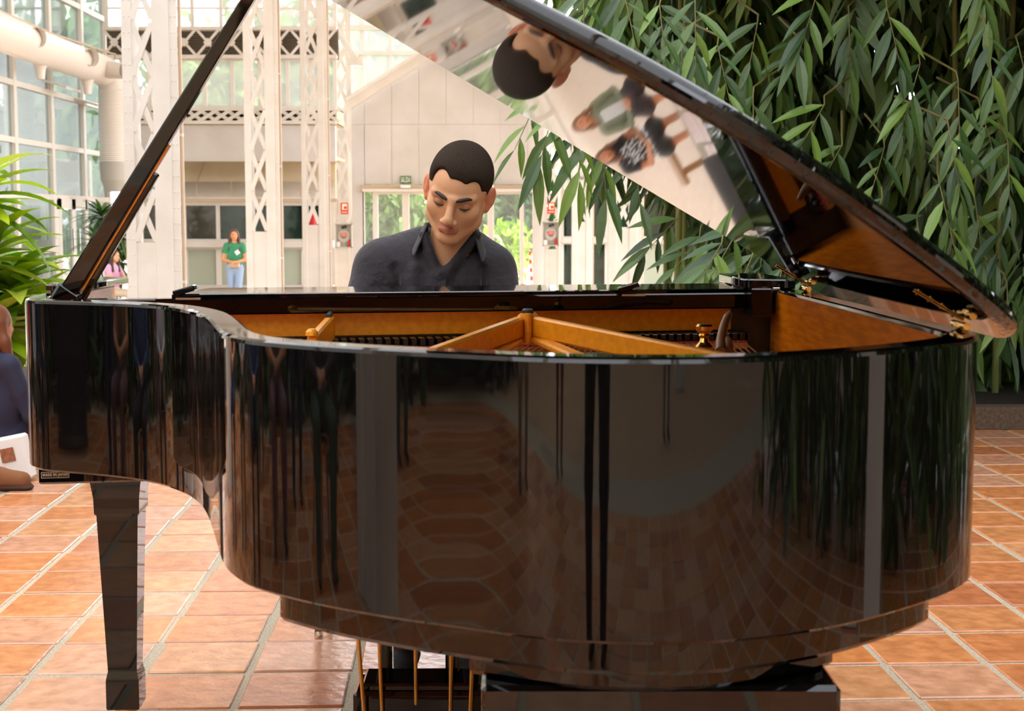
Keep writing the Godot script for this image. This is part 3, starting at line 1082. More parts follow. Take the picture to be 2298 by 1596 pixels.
# a mass of leaves: crown of many small leaves on a trunk
func garden_tree(label: String, foot: Vector3, size: Vector3, count: int, tone: Color, seed_: int) -> void:
	var r := RandomNumberGenerator.new()
	r.seed = 500 + seed_
	var t := thing("garden_tree", label, "tree", foot)
	part("trunk", Shape.new().tube([Vector3(0, 0, 0), Vector3(0.05, size.y * 0.5, 0), Vector3(-0.03, size.y * 0.85, 0)], [0.09, 0.06, 0.02], 8), M.bark, t)
	var leaf := leaf_mesh(0.2 + size.y * 0.05, 0.1 + size.y * 0.022, 0.05)
	var places := []
	var tints := []
	for i in count:
		var p := Vector3(r.randfn(0, 0.42), r.randfn(0.58, 0.22), r.randfn(0, 0.42)).clamp(Vector3(-1, 0.05, -1), Vector3(1, 1.05, 1))
		var b := Basis.from_euler(Vector3(r.randf_range(-2, 2), r.randf_range(0, TAU), r.randf_range(-1, 1)))
		places.append(Transform3D(b, p * size))
		var k := r.randf_range(0.65, 1.35)
		tints.append(Color(tone.r * k, tone.g * k, tone.b * k))
	many("foliage", leaf, M.garden_leaf, places, t, tints)

# a leaf that lies along +z from its stalk, folded along the midrib and drooping
func leaf_mesh(long: float, wide: float, droop: float, pieces := 5) -> ArrayMesh:
	var s := Shape.new()
	s.tinted = true
	var shape := [0.0, 0.72, 1.0, 0.86, 0.5, 0.0] if pieces == 5 else [0.0, 1.0, 0.7, 0.0]
	var mid := []
	var half := []
	for i in pieces + 1:
		var t := float(i) / pieces
		mid.append(Vector3(0, -droop * t * t, long * t))
		half.append(shape[i] * wide * 0.5)
	for i in pieces:
		for side in [-1.0, 1.0]:
			var a: Vector3 = mid[i] + Vector3(side * half[i], half[i] * 0.28, 0)
			var b: Vector3 = mid[i + 1] + Vector3(side * half[i + 1], half[i + 1] * 0.28, 0)
			s.flat(mid[i], mid[i + 1], b, Vector3.UP)
			s.flat(mid[i], b, a, Vector3.UP)
	return s.done()

func glass_side() -> void:
	# the glazed left wall runs away from the camera; its uprights stand 2 m apart
	var depths := [23.3, 25.5, 27.6, 29.7, 31.5]
	var foot := func(z: float) -> float: return -8.7 + 0.008 * (27.0 - z)
	var wall := structure("wall_left")
	var rows := []
	for y in [-150.0, -20.0, 90.0, 209.0, 328.0, 443.0, 560.0, 655.0]:
		rows.append(at(100, y, 27.6).y)
	for z in depths:
		part("mullion", Shape.new().box(Vector3(foot.call(z), (rows[0] + LOW) / 2, -z), Vector3(0.12, rows[0] - LOW, 0.14), Basis(), 0.01), M.window_frame, wall)
	for i in depths.size() - 1:
		var a := Vector3(foot.call(depths[i]), 0, -depths[i])
		var b := Vector3(foot.call(depths[i + 1]), 0, -depths[i + 1])
		for j in rows.size():
			if i == 2 and j == 6:
				continue
			part("transom", Shape.new().bar(a + Vector3(0, rows[j], 0), b + Vector3(0, rows[j], 0), 0.1, 0.09, Vector3.UP), M.window_frame, wall)
			if j < rows.size() - 1 and not (i == 2 and j >= 5):
				part("pane", Shape.new().bar(a + Vector3(-0.02, (rows[j] + rows[j + 1]) / 2, 0), b + Vector3(-0.02, (rows[j] + rows[j + 1]) / 2, 0), rows[j] - rows[j + 1] - 0.08, 0.012, Vector3.UP), M.side_glass, wall)
	# top-hung vents stand ajar
	for q in [[112, 192], [195, 232]]:
		var p := at(q[0], q[1], 27.5 if q[0] < 150 else 29.5)
		part("vent", Shape.new().box(Vector3(foot.call(28.0) + 0.25, p.y, p.z), Vector3(0.5, 0.04, 0.9), Basis(Vector3.BACK, -0.3)), M.window_frame, wall)
	var door := structure("door_2")
	var z0 := 27.75
	var z1 := 29.55
	var x := -8.66
	for k in 2:
		var za: float = z0 + (z1 - z0) * k / 2.0
		var zb: float = z0 + (z1 - z0) * (k + 1) / 2.0
		var leaf := Node3D.new()
		leaf.name = "leaf"
		door.add_child(leaf, true)
		for z in [za + 0.06, zb - 0.06]:
			part("stile", Shape.new().box(Vector3(x, (rows[5] + LOW) / 2, -z), Vector3(0.08, rows[5] - LOW, 0.12)), M.window_frame, leaf)
		part("rail", Shape.new().box(Vector3(x, rows[5] - 0.12, -(za + zb) / 2), Vector3(0.08, 0.2, zb - za)), M.window_frame, leaf)
		part("pane", Shape.new().box(Vector3(x, (rows[5] + LOW) / 2 - 0.1, -(za + zb) / 2), Vector3(0.012, rows[5] - LOW - 0.25, zb - za - 0.24)), M.side_glass, leaf)
		part("handle", Shape.new().tube([Vector3(x + 0.08, 0.5, -zb + 0.2 if k == 0 else -za - 0.2), Vector3(x + 0.08, 0.95, -zb + 0.2 if k == 0 else -za - 0.2)], 0.02, 6), M.chrome, leaf)
	# the air pipe along the wall and its drop
	var duct := thing("air_duct", "big white air pipe with nozzles along the glass wall", "duct", Vector3(-8.0, 4.2, -22.0))
	var o := duct.position
	var line := []
	for q in [[-170, 2, 19.6], [0, 72, 22.6], [60, 96, 24.0], [130, 122, 25.9], [200, 147, 27.7]]:
		line.append(at(q[0], q[1], q[2]) - o)
	part("main_pipe", Shape.new().tube(line, 0.29, 28, true), M.duct_white, duct)
	part("elbow", Shape.new().tube([at(192, 144, 27.5) - o, at(218, 153, 28.3) - o, at(240, 164, 28.6) - o, at(253, 182, 28.7) - o, at(256, 205, 28.7) - o], [0.29, 0.29, 0.3, 0.295, 0.29], 28), M.duct_white, duct)
	var down := Shape.new()
	var profile := []
	var y0 := at(256, 205, 28.7).y
	var y1 := at(260, 365, 28.7).y
	var n := 34
	for k in n + 1:
		var y := y1 + (y0 - y1) * k / n
		profile.append(Vector2(0.282, y - y1))
		profile.append(Vector2(0.29, y - y1 + (y0 - y1) / n * 0.4))
	part("ribbed_pipe", down.lathe(profile, at(258, 365, 28.7) - o, 28), M.duct_ribbed, duct)
	var y2 := at(264, 428, 28.7).y
	part("outlet", Shape.new().lathe([Vector2(0, -0.02), Vector2(0.2, y2 - y1 - 0.02), Vector2(0.275, y2 - y1 + 0.2), Vector2(0.3, -0.02), Vector2(0.3, 0)], at(258, 365, 28.7) - o, 28), M.box_grey, duct)
	for q in [[72, 82, 24.1], [193, 127, 27.2], [268, 157, 28.3]]:
		var a := at(q[0] - 24, q[1], q[2] - 0.2) - o
		var b := at(q[0] + 13, q[1] + 2, q[2] - 0.42) - o
		part("nozzle", Shape.new().tube([a, b], [0.165, 0.155], 18, false), M.duct_white, duct)
		part("nozzle_lip", Shape.new().tube([b - (b - a).normalized() * 0.02, b + (b - a).normalized() * 0.01], 0.165, 18, false), M.duct_white, duct)
	for q in [[90, 140, 25.0], [196, 178, 27.7]]:
		var p := at(q[0], q[1], q[2] - 0.05) - o
		part("funnel", Shape.new().lathe([Vector2(0, -0.28), Vector2(0.07, -0.28), Vector2(0.09, -0.12), Vector2(0.15, 0.06), Vector2(0.13, 0.1), Vector2(0, 0.1)], p, 14), M.duct_white, duct)
	# thin rail that carries the pipe
	var hang := []
	for q in [[-60, -8, 20.5], [0, 25, 22.4], [120, 77, 25.4], [250, 120, 28.9], [258, 121, 29.0], [259, 133, 29.0]]:
		hang.append(at(q[0], q[1], q[2]) - o)
	part("hanger_rail", Shape.new().tube(hang, 0.02, 6), M.bronze_trim, duct)
	# glazing high above the pipe
	glazing("window_8", [-60, 28, 106, 142, 175, 232], [-130, 20, 115], 32.5, 6, [M.dusty_glass], M.window_frame)
	var wing := thing("added_wing", "added cream backdrop building outside the left glass wall", "building", Vector3(-13.5, LOW, -29))  # backdrop added to darken what the left glass shows
	part("facade", Shape.new().box(Vector3(0, 1.6, 0), Vector3(0.3, 3.2, 16)), M.soffit_board, wing)
	part("roof", Shape.new().box(Vector3(-0.6, 3.5, 0), Vector3(2.2, 0.2, 16.4)), M.louvre, wing)
	for k in 5:
		part("window", Shape.new().box(Vector3(0.16, 1.9, -6.0 + k * 3.0), Vector3(0.05, 1.1, 1.8)), M.green_dark_glass, wing)
	garden_tree("added dark green shrubs outside the left glass wall", Vector3(-12.5, LOW, -29), Vector3(1.6, 3.0, 3.0), 1500, lin(70, 96, 58), 8)  # shrubs added to darken the view through the left glass

# ---------------------------------------------------------------- the piano

const CASE := [[-0.985, -3.42], [-0.975, -3.14], [-0.962, -2.95], [-0.945, -2.80], [-0.90, -2.725], [-0.846, -2.697], [-0.72, -2.64], [-0.614, -2.552], [-0.531, -2.409], [-0.481, -2.266], [-0.427, -2.067], [-0.39, -1.938], [-0.345, -1.85], [-0.28, -1.785], [-0.213, -1.735], [-0.138, -1.69], [-0.066, -1.655], [0.026, -1.61], [0.101, -1.592], [0.176, -1.588], [0.253, -1.60], [0.33, -1.63], [0.40, -1.67], [0.464, -1.72], [0.54, -1.79], [0.595, -1.86], [0.625, -1.94], [0.632, -2.05], [0.63, -2.6], [0.622, -3.1], [0.615, -3.5]]

func smooth_line(points: Array, each := 8, rounds := 8) -> PackedVector2Array:
	var q := []
	for p in points:
		q.append(Vector2(p[0], p[1]))
	var out := PackedVector2Array()
	for i in q.size() - 1:
		var a: Vector2 = q[maxi(i - 1, 0)]
		var b: Vector2 = q[i]
		var c: Vector2 = q[i + 1]
		var d: Vector2 = q[mini(i + 2, q.size() - 1)]
		for k in each:
			out.append(b.cubic_interpolate(c, a, d, float(k) / each))
	out.append(q[-1])
	for r in rounds:
		var old := out.duplicate()
		for i in range(1, out.size() - 1):
			out[i] = old[i - 1] * 0.25 + old[i] * 0.5 + old[i + 1] * 0.25
	return out

# outward normals of the open outline (it runs from the left arm round the tail to the right arm)
func line_normals(line: PackedVector2Array) -> PackedVector2Array:
	var out := PackedVector2Array()
	for i in line.size():
		var t := (line[mini(i + 1, line.size() - 1)] - line[maxi(i - 1, 0)]).normalized()
		out.append(Vector2(-t.y, t.x))
	return out

# a closed slab with rounded edges; profile gives (inset, height) from below
func rounded_slab(outline: PackedVector2Array, profile: Array, xf := Transform3D()) -> Shape:
	var s := Shape.new()
	s.xf = xf
	var m := outline.size()
	var turn := 1.0 if Geometry2D.is_polygon_clockwise(outline) else -1.0
	var normal := []
	for i in m:
		var a := (outline[i] - outline[(i + m - 1) % m]).normalized()
		var b := (outline[(i + 1) % m] - outline[i]).normalized()
		var t := (a + b).normalized()
		normal.append(Vector2(-t.y, t.x) * turn)
	var rings := []
	for p in profile:
		var ring := PackedVector2Array()
		for i in m:
			ring.append(outline[i] - normal[i] * p[0])
		rings.append(ring)
	for j in profile.size() - 1:
		var d := Vector2(profile[j + 1][0] - profile[j][0], profile[j + 1][1] - profile[j][1])
		for i in m:
			var k := (i + 1) % m
			var ni := Vector3(normal[i].x * d.y, d.x, normal[i].y * d.y).normalized()
			var nk := Vector3(normal[k].x * d.y, d.x, normal[k].y * d.y).normalized()
			s.smooth_quad(Vector3(rings[j][i].x, profile[j][1], rings[j][i].y), Vector3(rings[j][k].x, profile[j][1], rings[j][k].y), Vector3(rings[j + 1][k].x, profile[j + 1][1], rings[j + 1][k].y), Vector3(rings[j + 1][i].x, profile[j + 1][1], rings[j + 1][i].y), ni, nk, nk, ni)
	for e in [0, profile.size() - 1]:
		var index := Geometry2D.triangulate_polygon(rings[e])
		for i in range(0, index.size(), 3):
			var p := []
			for k in 3:
				p.append(Vector3(rings[e][index[i + k]].x, profile[e][1], rings[e][index[i + k]].y))
			s.flat(p[0], p[1], p[2], Vector3.DOWN if e == 0 else Vector3.UP)
	return s

func lid_frame() -> Transform3D:
	var l := sqrt(1.0 + SLOPE * SLOPE)
	var c := 1.0 / l
	var s := SLOPE / l
	return Transform3D(Basis(Vector3(-c, s, 0), Vector3(s, c, 0), Vector3(0, 0, -1)), Vector3(LID_X, LID_Y, 0))

func piano() -> void:
	var foot := Vector3(-0.15, 0, -2.6)
	var p := thing("grand_piano", "glossy black baby grand piano with its lid propped open", "piano", foot)
	var sh := Transform3D(Basis(), -foot)
	var line := smooth_line(CASE)
	var out := line_normals(line)
	var black: Material = M.piano_black
	# the bent rim
	var rim := Shape.new()
	var section := [[0.004, 0.675], [0.0, 0.679], [0.0, 0.993], [-0.0015, 0.9975], [-0.006, 1.0], [-0.04, 1.0], [-0.044, 0.998], [-0.046, 0.993]]
	section[0] = [-0.004, 0.675]
	for j in section.size() - 1:
		var d := Vector2(section[j + 1][0] - section[j][0], section[j + 1][1] - section[j][1])
		for i in line.size() - 1:
			var q := []
			var nn := []
			for k in [[i, j], [i + 1, j], [i + 1, j + 1], [i, j + 1]]:
				var e: Vector2 = line[k[0]] + out[k[0]] * section[k[1]][0]
				q.append(Vector3(e.x, section[k[1]][1], e.y))
				nn.append(Vector3(out[k[0]].x * d.y, -d.x, out[k[0]].y * d.y).normalized())
			rim.smooth_quad(q[0], q[1], q[2], q[3], nn[0], nn[1], nn[2], nn[3])
	# underside of the rim and its two ends
	for i in line.size() - 1:
		var a := line[i] - out[i] * 0.004
		var b := line[i + 1] - out[i + 1] * 0.004
		var c := line[i + 1] - out[i + 1] * 0.046
		var e := line[i] - out[i] * 0.046
		rim.quad(Vector3(a.x, 0.675, a.y), Vector3(b.x, 0.675, b.y), Vector3(c.x, 0.675, c.y), Vector3(e.x, 0.675, e.y), Vector3.DOWN)
	for i in [0, line.size() - 1]:
		var a := line[i]
		var b := line[i] - out[i] * 0.046
		rim.quad(Vector3(a.x, 0.675, a.y), Vector3(b.x, 0.675, b.y), Vector3(b.x, 0.993, b.y), Vector3(a.x, 0.993, a.y), Vector3(0, 0, -1))
	part("rim", rim, black, p, sh)
	# veneer lining inside the rim
	var inner := Shape.new()
	for i in line.size() - 1:
		var a := line[i] - out[i] * 0.0462
		var b := line[i + 1] - out[i + 1] * 0.0462
		var na := Vector3(-out[i].x, 0, -out[i].y)
		var nb := Vector3(-out[i + 1].x, 0, -out[i + 1].y)
		inner.smooth_quad(Vector3(a.x, 0.68, a.y), Vector3(b.x, 0.68, b.y), Vector3(b.x, 0.9925, b.y), Vector3(a.x, 0.9925, a.y), na, nb, nb, na)
	part("rim_lining", inner, M.veneer, p, sh)
	# soundboard and underside
	var bed := PackedVector2Array()
	for i in line.size():
		if line[i].y > -3.3:
			bed.append(line[i] - out[i] * 0.045)
	part("soundboard", Shape.new().prism(bed, 0.835, 0.85), M.soundboard, p, sh)
	var tail := PackedVector2Array()
	for i in line.size():
		if line[i].y > -1.84 and i % 2 == 0:
			tail.append(line[i] - out[i] * 0.035)
	tail.append(Vector2(0.55, -2.6))
	tail.append(Vector2(-0.3, -2.6))
	part("bottom_board", rounded_slab(tail, [[0.005, 0.628], [0.0, 0.634], [0.0, 0.676]]), black, p, sh)
	var mount := PackedVector2Array()
	for i in line.size():
		if line[i].x > -0.1 and line[i].x < 0.46 and line[i].y > -1.8 and i % 2 == 0:
			mount.append(line[i] - out[i] * 0.075)
	mount.append(Vector2(0.40, -2.05))
	mount.append(Vector2(-0.05, -2.05))
	part("leg_mount", rounded_slab(mount, [[0.006, 0.596], [0.0, 0.602], [0.0, 0.63]]), black, p, sh)
	part("leg_block", Shape.new().box(Vector3(0.178, 0.545, -1.86), Vector3(0.43, 0.105, 0.36), Basis(), 0.006), black, p, sh)
	# legs
	leg(p, sh, Vector3(0.178, 0.0, -1.87), 0.5)
	leg(p, sh, Vector3(-0.873, 0.0, -3.19), 0.63)
	leg(p, sh, Vector3(0.50, 0.0, -3.36), 0.63)
	# key bed and what stands on it
	var kb := PackedVector2Array([Vector2(-0.936, -2.83), Vector2(-0.5, -2.9), Vector2(0.56, -3.1), Vector2(0.58, -3.62), Vector2(-0.95, -3.5)])
	part("key_bed", rounded_slab(kb, [[0.004, 0.628], [0.0, 0.632], [0.0, 0.68]]), black, p, sh)
	var stamp := part("maker_label", Shape.new().box(Vector3.ZERO, Vector3(0.0535, 0.0125, 0.001)), M.satin_black, p, sh * Transform3D(Basis(Vector3.UP, 0.16), at(124, 1066, 2.829)))
	for r in [[0.0, 0.0058, 0.0535, 0.0009], [0.0, -0.0058, 0.0535, 0.0009], [-0.0263, 0.0, 0.0009, 0.0125], [0.0263, 0.0, 0.0009, 0.0125]]:
		part("label_border", Shape.new().box(Vector3(r[0], r[1], 0.0008), Vector3(r[2], r[3], 0.0006)), M.label_silver, stamp)
	letters(stamp, "MADE IN JAPAN", 0.0068, 0.048, M.label_silver, Vector3(0, 0, 0.0009), 0.0006)
	# stretcher that carries the music desk
	var sd := Vector3(1.24, 0, -0.25).normalized()
	var left := Vector3(-0.93, 0, -2.9)
	var right := Vector3(0.565, 0, -3.2)
	part("stretcher", Shape.new().bar(left + Vector3(0, 0.974, 0), right + Vector3(0, 0.974, 0), 0.034, 0.05, Vector3.UP, 0.003), black, p, sh)
	part("end_block", Shape.new().box(Vector3(0.537, 0.972, -3.15), Vector3(0.045, 0.062, 0.08), Basis(), 0.003), black, p, sh)
	part("light_stop_board", Shape.new().box(Vector3(0.535, 0.915, -3.225), Vector3(0.1, 0.15, 0.03), Basis(), 0.002), M.satin_black, p, sh)  # black board added where shadow falls, stops light leaking from behind
	var desk := PackedVector2Array([Vector2(-0.69, -2.935), Vector2(0.535, -3.172), Vector2(0.545, -3.44), Vector2(-0.67, -3.2)])
	var md := part("music_desk", rounded_slab(desk, [[0.003, 0.987], [0.0, 0.989], [0.0, 0.998], [0.003, 1.0]]), black, p, sh)
	for q in [[415, 652, 2.94], [1410, 645, 3.12]]:
		var c := at(q[0], q[1], q[2])
		part("desk_hinge", Shape.new().box(c, Vector3(0.045, 0.012, 0.03), Basis(Vector3.BACK, 0.28), 0.002), black, md)
		part("hinge_leaf", Shape.new().box(c + Vector3(0.01, -0.016, 0.012), Vector3(0.05, 0.004, 0.012)), M.steel, md)
	part("fallboard", Shape.new().bar(Vector3(-0.86, 0.82, -3.4), Vector3(0.52, 0.82, -3.56), 0.2, 0.03, Vector3.UP, 0.004), black, p, sh)
	part("key_slip", Shape.new().bar(Vector3(-0.88, 0.71, -3.54), Vector3(0.54, 0.71, -3.66), 0.06, 0.03, Vector3.UP, 0.004), black, p, sh)
	part("keyboard", Shape.new().bar(Vector3(-0.72, 0.74, -3.42), Vector3(0.48, 0.74, -3.56), 0.025, 0.14, Vector3.UP, 0.002), M.paper, p, sh)
	# caps on the two arms
	var cap := PackedVector2Array([Vector2(-0.984, -3.42), Vector2(-0.972, -3.02), Vector2(-0.905, -2.96), Vector2(-0.9, -3.4)])
	part("arm_cap", rounded_slab(cap, [[0.002, 1.0005], [0.0, 1.003], [0.0, 1.013], [0.003, 1.016]]), black, p, sh)
	cap = PackedVector2Array([Vector2(0.505, -3.17), Vector2(0.612, -3.13), Vector2(0.606, -3.5), Vector2(0.50, -3.5)])
	part("arm_cap", rounded_slab(cap, [[0.002, 1.0005], [0.0, 1.003], [0.0, 1.018], [0.003, 1.021]]), black, p, sh)
	piano_inside(p, sh)
	# the lid
	var lid_line := PackedVector2Array()
	for i in line.size():
		var e: Vector2 = line[i] + out[i] * (0.022 + 0.022 * smoothstep(0.35, 0.62, line[i].x))
		if e.y > -3.07:
			lid_line.append(Vector2(0.637 - e.x, -e.y))
	lid_line.append(Vector2(-0.034, 3.07))
	lid_line.insert(0, Vector2(1.6, 3.07))
	var lf := sh * lid_frame()
	var nose := []
	for k in 11:
		var a := -PI / 2 + PI * k / 10.0
		nose.append([0.014 * (1.0 - cos(a)), 0.014 + 0.014 * sin(a)])
	var lid := part("lid", rounded_slab(lid_line, nose), black, p, lf)
	var flap := PackedVector2Array([Vector2(0.0, 3.05), Vector2(1.58, 3.05), Vector2(1.57, 2.72), Vector2(0.0, 2.72)])
	part("folded_flap", rounded_slab(flap, [[0.004, 0.029], [0.0, 0.033], [0.0, 0.046], [0.005, 0.051]]), black, lid)
	# brass hinges: a strap on the lid, knuckles and a plate on the rim
	for z in [3.03, 1.985]:
		var h := part("hinge", Shape.new().tube([Vector3(0.02, -0.008, z - 0.03), Vector3(0.02, -0.008, z + 0.03)], 0.005, 12), M.brass, lid)
		part("strap", Shape.new().bar(Vector3(0.02, -0.0012, z), Vector3(0.1, -0.0012, z), 0.008, 0.0024, Vector3.BACK, 0.001), M.brass, lid)
		for k in 4:
			part("screw", Shape.new().lathe([Vector2(0.0, 0.0), Vector2(0.0028, 0.0), Vector2(0.0025, 0.0015), Vector2(0, 0.002)], Vector3(0.036 + k * 0.019, -0.0042, z), 8), M.brass, lid)
		part("knuckle", Shape.new().box(Vector3(0.018, -0.01, z), Vector3(0.016, 0.012, 0.02), Basis(), 0.003), M.brass, lid)
	# the prop: a long stick, a half stick folded beside it
	var dir := (at(557, 0, 2.75) - at(150, 665, 2.85)).normalized()
	var foot_p := at(150, 665, 2.85) - dir * 0.05
	var along := 1.0
	var l := lid_frame()
	while along > 0.2 and (l.affine_inverse() * (foot_p + dir * along)).y > -0.012:
		along -= 0.002
	var side := dir.cross(Vector3.BACK).normalized()
	var prop := part("lid_prop", Shape.new().taper(foot_p, foot_p + dir * along, 0.037, 0.02, 0.018, side), black, p, sh)
	part("prop_foot", Shape.new().bar(foot_p - dir * 0.01, foot_p + dir * 0.07, 0.052, 0.022, side, 0.006), black, prop)
	part("half_prop", Shape.new().bar(foot_p + side * 0.03 + dir * 0.02, foot_p + side * 0.024 + dir * 0.36, 0.012, 0.014, side, 0.003), black, prop)
	part("prop_edge", Shape.new().bar(foot_p + side * 0.0212 + dir * 0.08, foot_p + side * 0.0168 + dir * 0.42, 0.004, 0.012, side, 0.001), M.veneer, prop)
	part("prop_pin", Shape.new().tube([foot_p + Vector3(0, 0.02, 0.016), foot_p + Vector3(0, 0.02, -0.016)], 0.006, 10), M.brass, prop)
	part("prop_cup", Shape.new().lathe([Vector2(0, -0.012), Vector2(0.016, -0.012), Vector2(0.018, 0.0), Vector2(0, 0)], lid_frame().affine_inverse() * (foot_p + dir * along), 14), M.brass, lid)
	lyre(p, sh)

func leg(p: Node3D, sh: Transform3D, foot: Vector3, top: float) -> void:
	var holder := Node3D.new()
	holder.name = "leg"
	holder.transform = sh * Transform3D(Basis(Vector3.UP, 0.05), foot)
	p.add_child(holder, true)
	var s := Shape.new()
	var rows := [[0.056, 0.035], [0.06, 0.0365], [0.118, 0.0365], [0.126, 0.036], [0.144, 0.032], [top - 0.13, 0.045], [top - 0.125, 0.049], [top - 0.09, 0.05], [top - 0.06, 0.054], [top - 0.03, 0.06], [top, 0.071]]
	for i in rows.size() - 1:
		var a: Array = rows[i]
		var b: Array = rows[i + 1]
		for k in 4:
			var r0 := Basis(Vector3.UP, k * PI / 2)
			s.quad(r0 * Vector3(-a[1], a[0], a[1]), r0 * Vector3(a[1], a[0], a[1]), r0 * Vector3(b[1], b[0], b[1]), r0 * Vector3(-b[1], b[0], b[1]), r0 * Vector3.BACK)
	s.quad(Vector3(-0.035, 0.056, 0.035), Vector3(0.035, 0.056, 0.035), Vector3(0.035, 0.056, -0.035), Vector3(-0.035, 0.056, -0.035), Vector3.DOWN)
	part("post", s, M.piano_black, holder)
	part("ferrule", Shape.new().lathe([Vector2(0, 0.04), Vector2(0.02, 0.04), Vector2(0.026, 0.046), Vector2(0.026, 0.057), Vector2(0, 0.057)], Vector3.ZERO, 18), M.brass, holder)
	part("caster", Shape.new().tube([Vector3(-0.013, 0.0265, 0), Vector3(0.013, 0.0265, 0)], 0.0265, 18), M.brass, holder)
	part("fork", Shape.new().box(Vector3(0.019, 0.038, 0), Vector3(0.006, 0.04, 0.02)), M.brass, holder)
	part("fork", Shape.new().box(Vector3(-0.019, 0.038, 0), Vector3(0.006, 0.04, 0.02)), M.brass, holder)

func piano_inside(p: Node3D, sh: Transform3D) -> void:
	var gold: Material = M.plate_gold
	var plate := Node3D.new()
	plate.name = "iron_plate"
	plate.transform = sh
	p.add_child(plate)
	# upright web under the stretcher, with its ledge
	var wl := Vector3(-0.66, 0.932, -2.985)
	var wr := Vector3(0.505, 0.932, -3.225)
	part("web", Shape.new().bar(wl, wr, 0.052, 0.02, Vector3.UP, 0.002), gold, plate)
	part("ledge", Shape.new().bar(wl + Vector3(0, 0.0275, 0.012), wr + Vector3(0, 0.0275, 0.012), 0.006, 0.05, Vector3.UP, 0.001), gold, plate)
	part("pin_block", Shape.new().bar(wl + Vector3(0.1, -0.04, -0.06), wr + Vector3(0, -0.04, -0.06), 0.03, 0.12, Vector3.UP), M.satin_black, plate)
	# struts
	var boss := Vector3(0.032, 0.93, -2.95)
	part("boss", Shape.new().box(boss, Vector3(0.034, 0.062, 0.06), Basis(Vector3.UP, -0.2), 0.006), gold, plate)
	part("boss", Shape.new().tube([boss + Vector3(0.0, -0.03, 0.035), boss + Vector3(0, 0.032, 0.035)], 0.008, 12), gold, plate)
	part("bolt", Shape.new().lathe([Vector2(0, 0), Vector2(0.012, 0), Vector2(0.012, 0.006), Vector2(0.009, 0.009), Vector2(0, 0.009)], boss + Vector3(0, 0.031, 0.01), 6), M.dark_iron, plate)
	part("strut", Shape.new().bar(boss + Vector3(0.015, 0.004, 0.02), Vector3(0.50, 0.893, -2.2), 0.042, 0.022, Vector3.UP, 0.004), gold, plate)
	part("strut", Shape.new().bar(boss + Vector3(0.02, -0.022, 0.03), Vector3(0.28, 0.872, -2.1), 0.014, 0.03, Vector3.UP, 0.004), gold, plate)
	part("strut", Shape.new().bar(boss + Vector3(-0.015, 0.004, 0.02), Vector3(-0.24, 0.897, -2.15), 0.042, 0.022, Vector3.UP, 0.004), gold, plate)
	part("strut", Shape.new().bar(boss + Vector3(-0.02, -0.024, 0.03), Vector3(-0.14, 0.875, -2.2), 0.012, 0.026, Vector3.UP, 0.004), gold, plate)
	var a := at(742, 710, 2.985)
	var b := at(700, 758, 2.62)
	part("strut", Shape.new().bar(a - Vector3(0, 0.022, 0), b - Vector3(0, 0.02, 0), 0.05, 0.018, Vector3.UP, 0.004), gold, plate)
	part("bolt", Shape.new().lathe([Vector2(0, 0), Vector2(0.012, 0), Vector2(0.011, 0.007), Vector2(0.006, 0.012), Vector2(0, 0.013)], b + Vector3(0.0, 0.004, 0.0), 10), gold, plate)
	part("bolt", Shape.new().tube([a.lerp(b, 0.15) + Vector3(0, 0.004, 0), a.lerp(b, 0.02) + Vector3(0, 0.006, 0)], 0.006, 8), M.dark_iron, plate)
	part("hitch_rail", Shape.new().bar(Vector3(-0.3, 0.868, -1.95), Vector3(0.5, 0.868, -1.95), 0.012, 0.12, Vector3.UP, 0.002), gold, plate)
	# brass finial and the wooden nose beside it
	var k := at(1580, 778, 2.55)
	part("finial", Shape.new().lathe([Vector2(0, -0.03), Vector2(0.013, -0.03), Vector2(0.013, -0.006), Vector2(0.016, 0.0), Vector2(0.009, 0.008), Vector2(0.007, 0.015), Vector2(0.010, 0.02), Vector2(0.008, 0.023), Vector2(0.0145, 0.029), Vector2(0.015, 0.036), Vector2(0.012, 0.04), Vector2(0, 0.041)], k, 20), M.brass, plate)
	part("bridge_nose", Shape.new().tube([at(1617, 790, 2.6), at(1618, 765, 2.68), at(1624, 735, 2.76), at(1632, 712, 2.86), at(1637, 704, 2.95)], [0.01, 0.01, 0.009, 0.008, 0.006], 12), M.walnut, plate)
	part("bridge_nose", Shape.new().tube([at(1634, 790, 2.62), at(1634, 770, 2.66), at(1630, 756, 2.72)], [0.01, 0.009, 0.006], 10), M.walnut, plate)
	# dampers, felt and strings
	var n := 66
	for i in n:
		var t := (i + 0.5) / n
		var c := wl.lerp(wr, t) + Vector3(0.02, -0.036, 0.05)
		if t > 0.28 and absf(c.x - 0.03) < 0.02:
			continue
		part("damper", Shape.new().box(c, Vector3(0.0115, 0.016, 0.05), Basis(Vector3.UP, 0.19), 0.001), M.satin_black, p, sh)
	part("felt_strip", Shape.new().bar(wl + Vector3(0.02, -0.0465, 0.062), wr + Vector3(0, -0.0465, 0.062), 0.004, 0.06, Vector3.UP), M.red_felt, p, sh)
	part("damper_rail", Shape.new().bar(wl + Vector3(0.02, -0.054, 0.07), wr + Vector3(0, -0.054, 0.07), 0.012, 0.06, Vector3.UP), M.pale_wood, p, sh)
	for i in 46:
		var t := i / 45.0
		var from := wl.lerp(wr, 0.05 + 0.5 * t) + Vector3(0.02, -0.05, 0.06)
		var to := Vector3(-0.45 + t * 0.75, 0.878, lerpf(-2.35, -1.8, t))
		part("string", Shape.new().tube([from, to], 0.0008, 4, false), M.steel, p, sh)
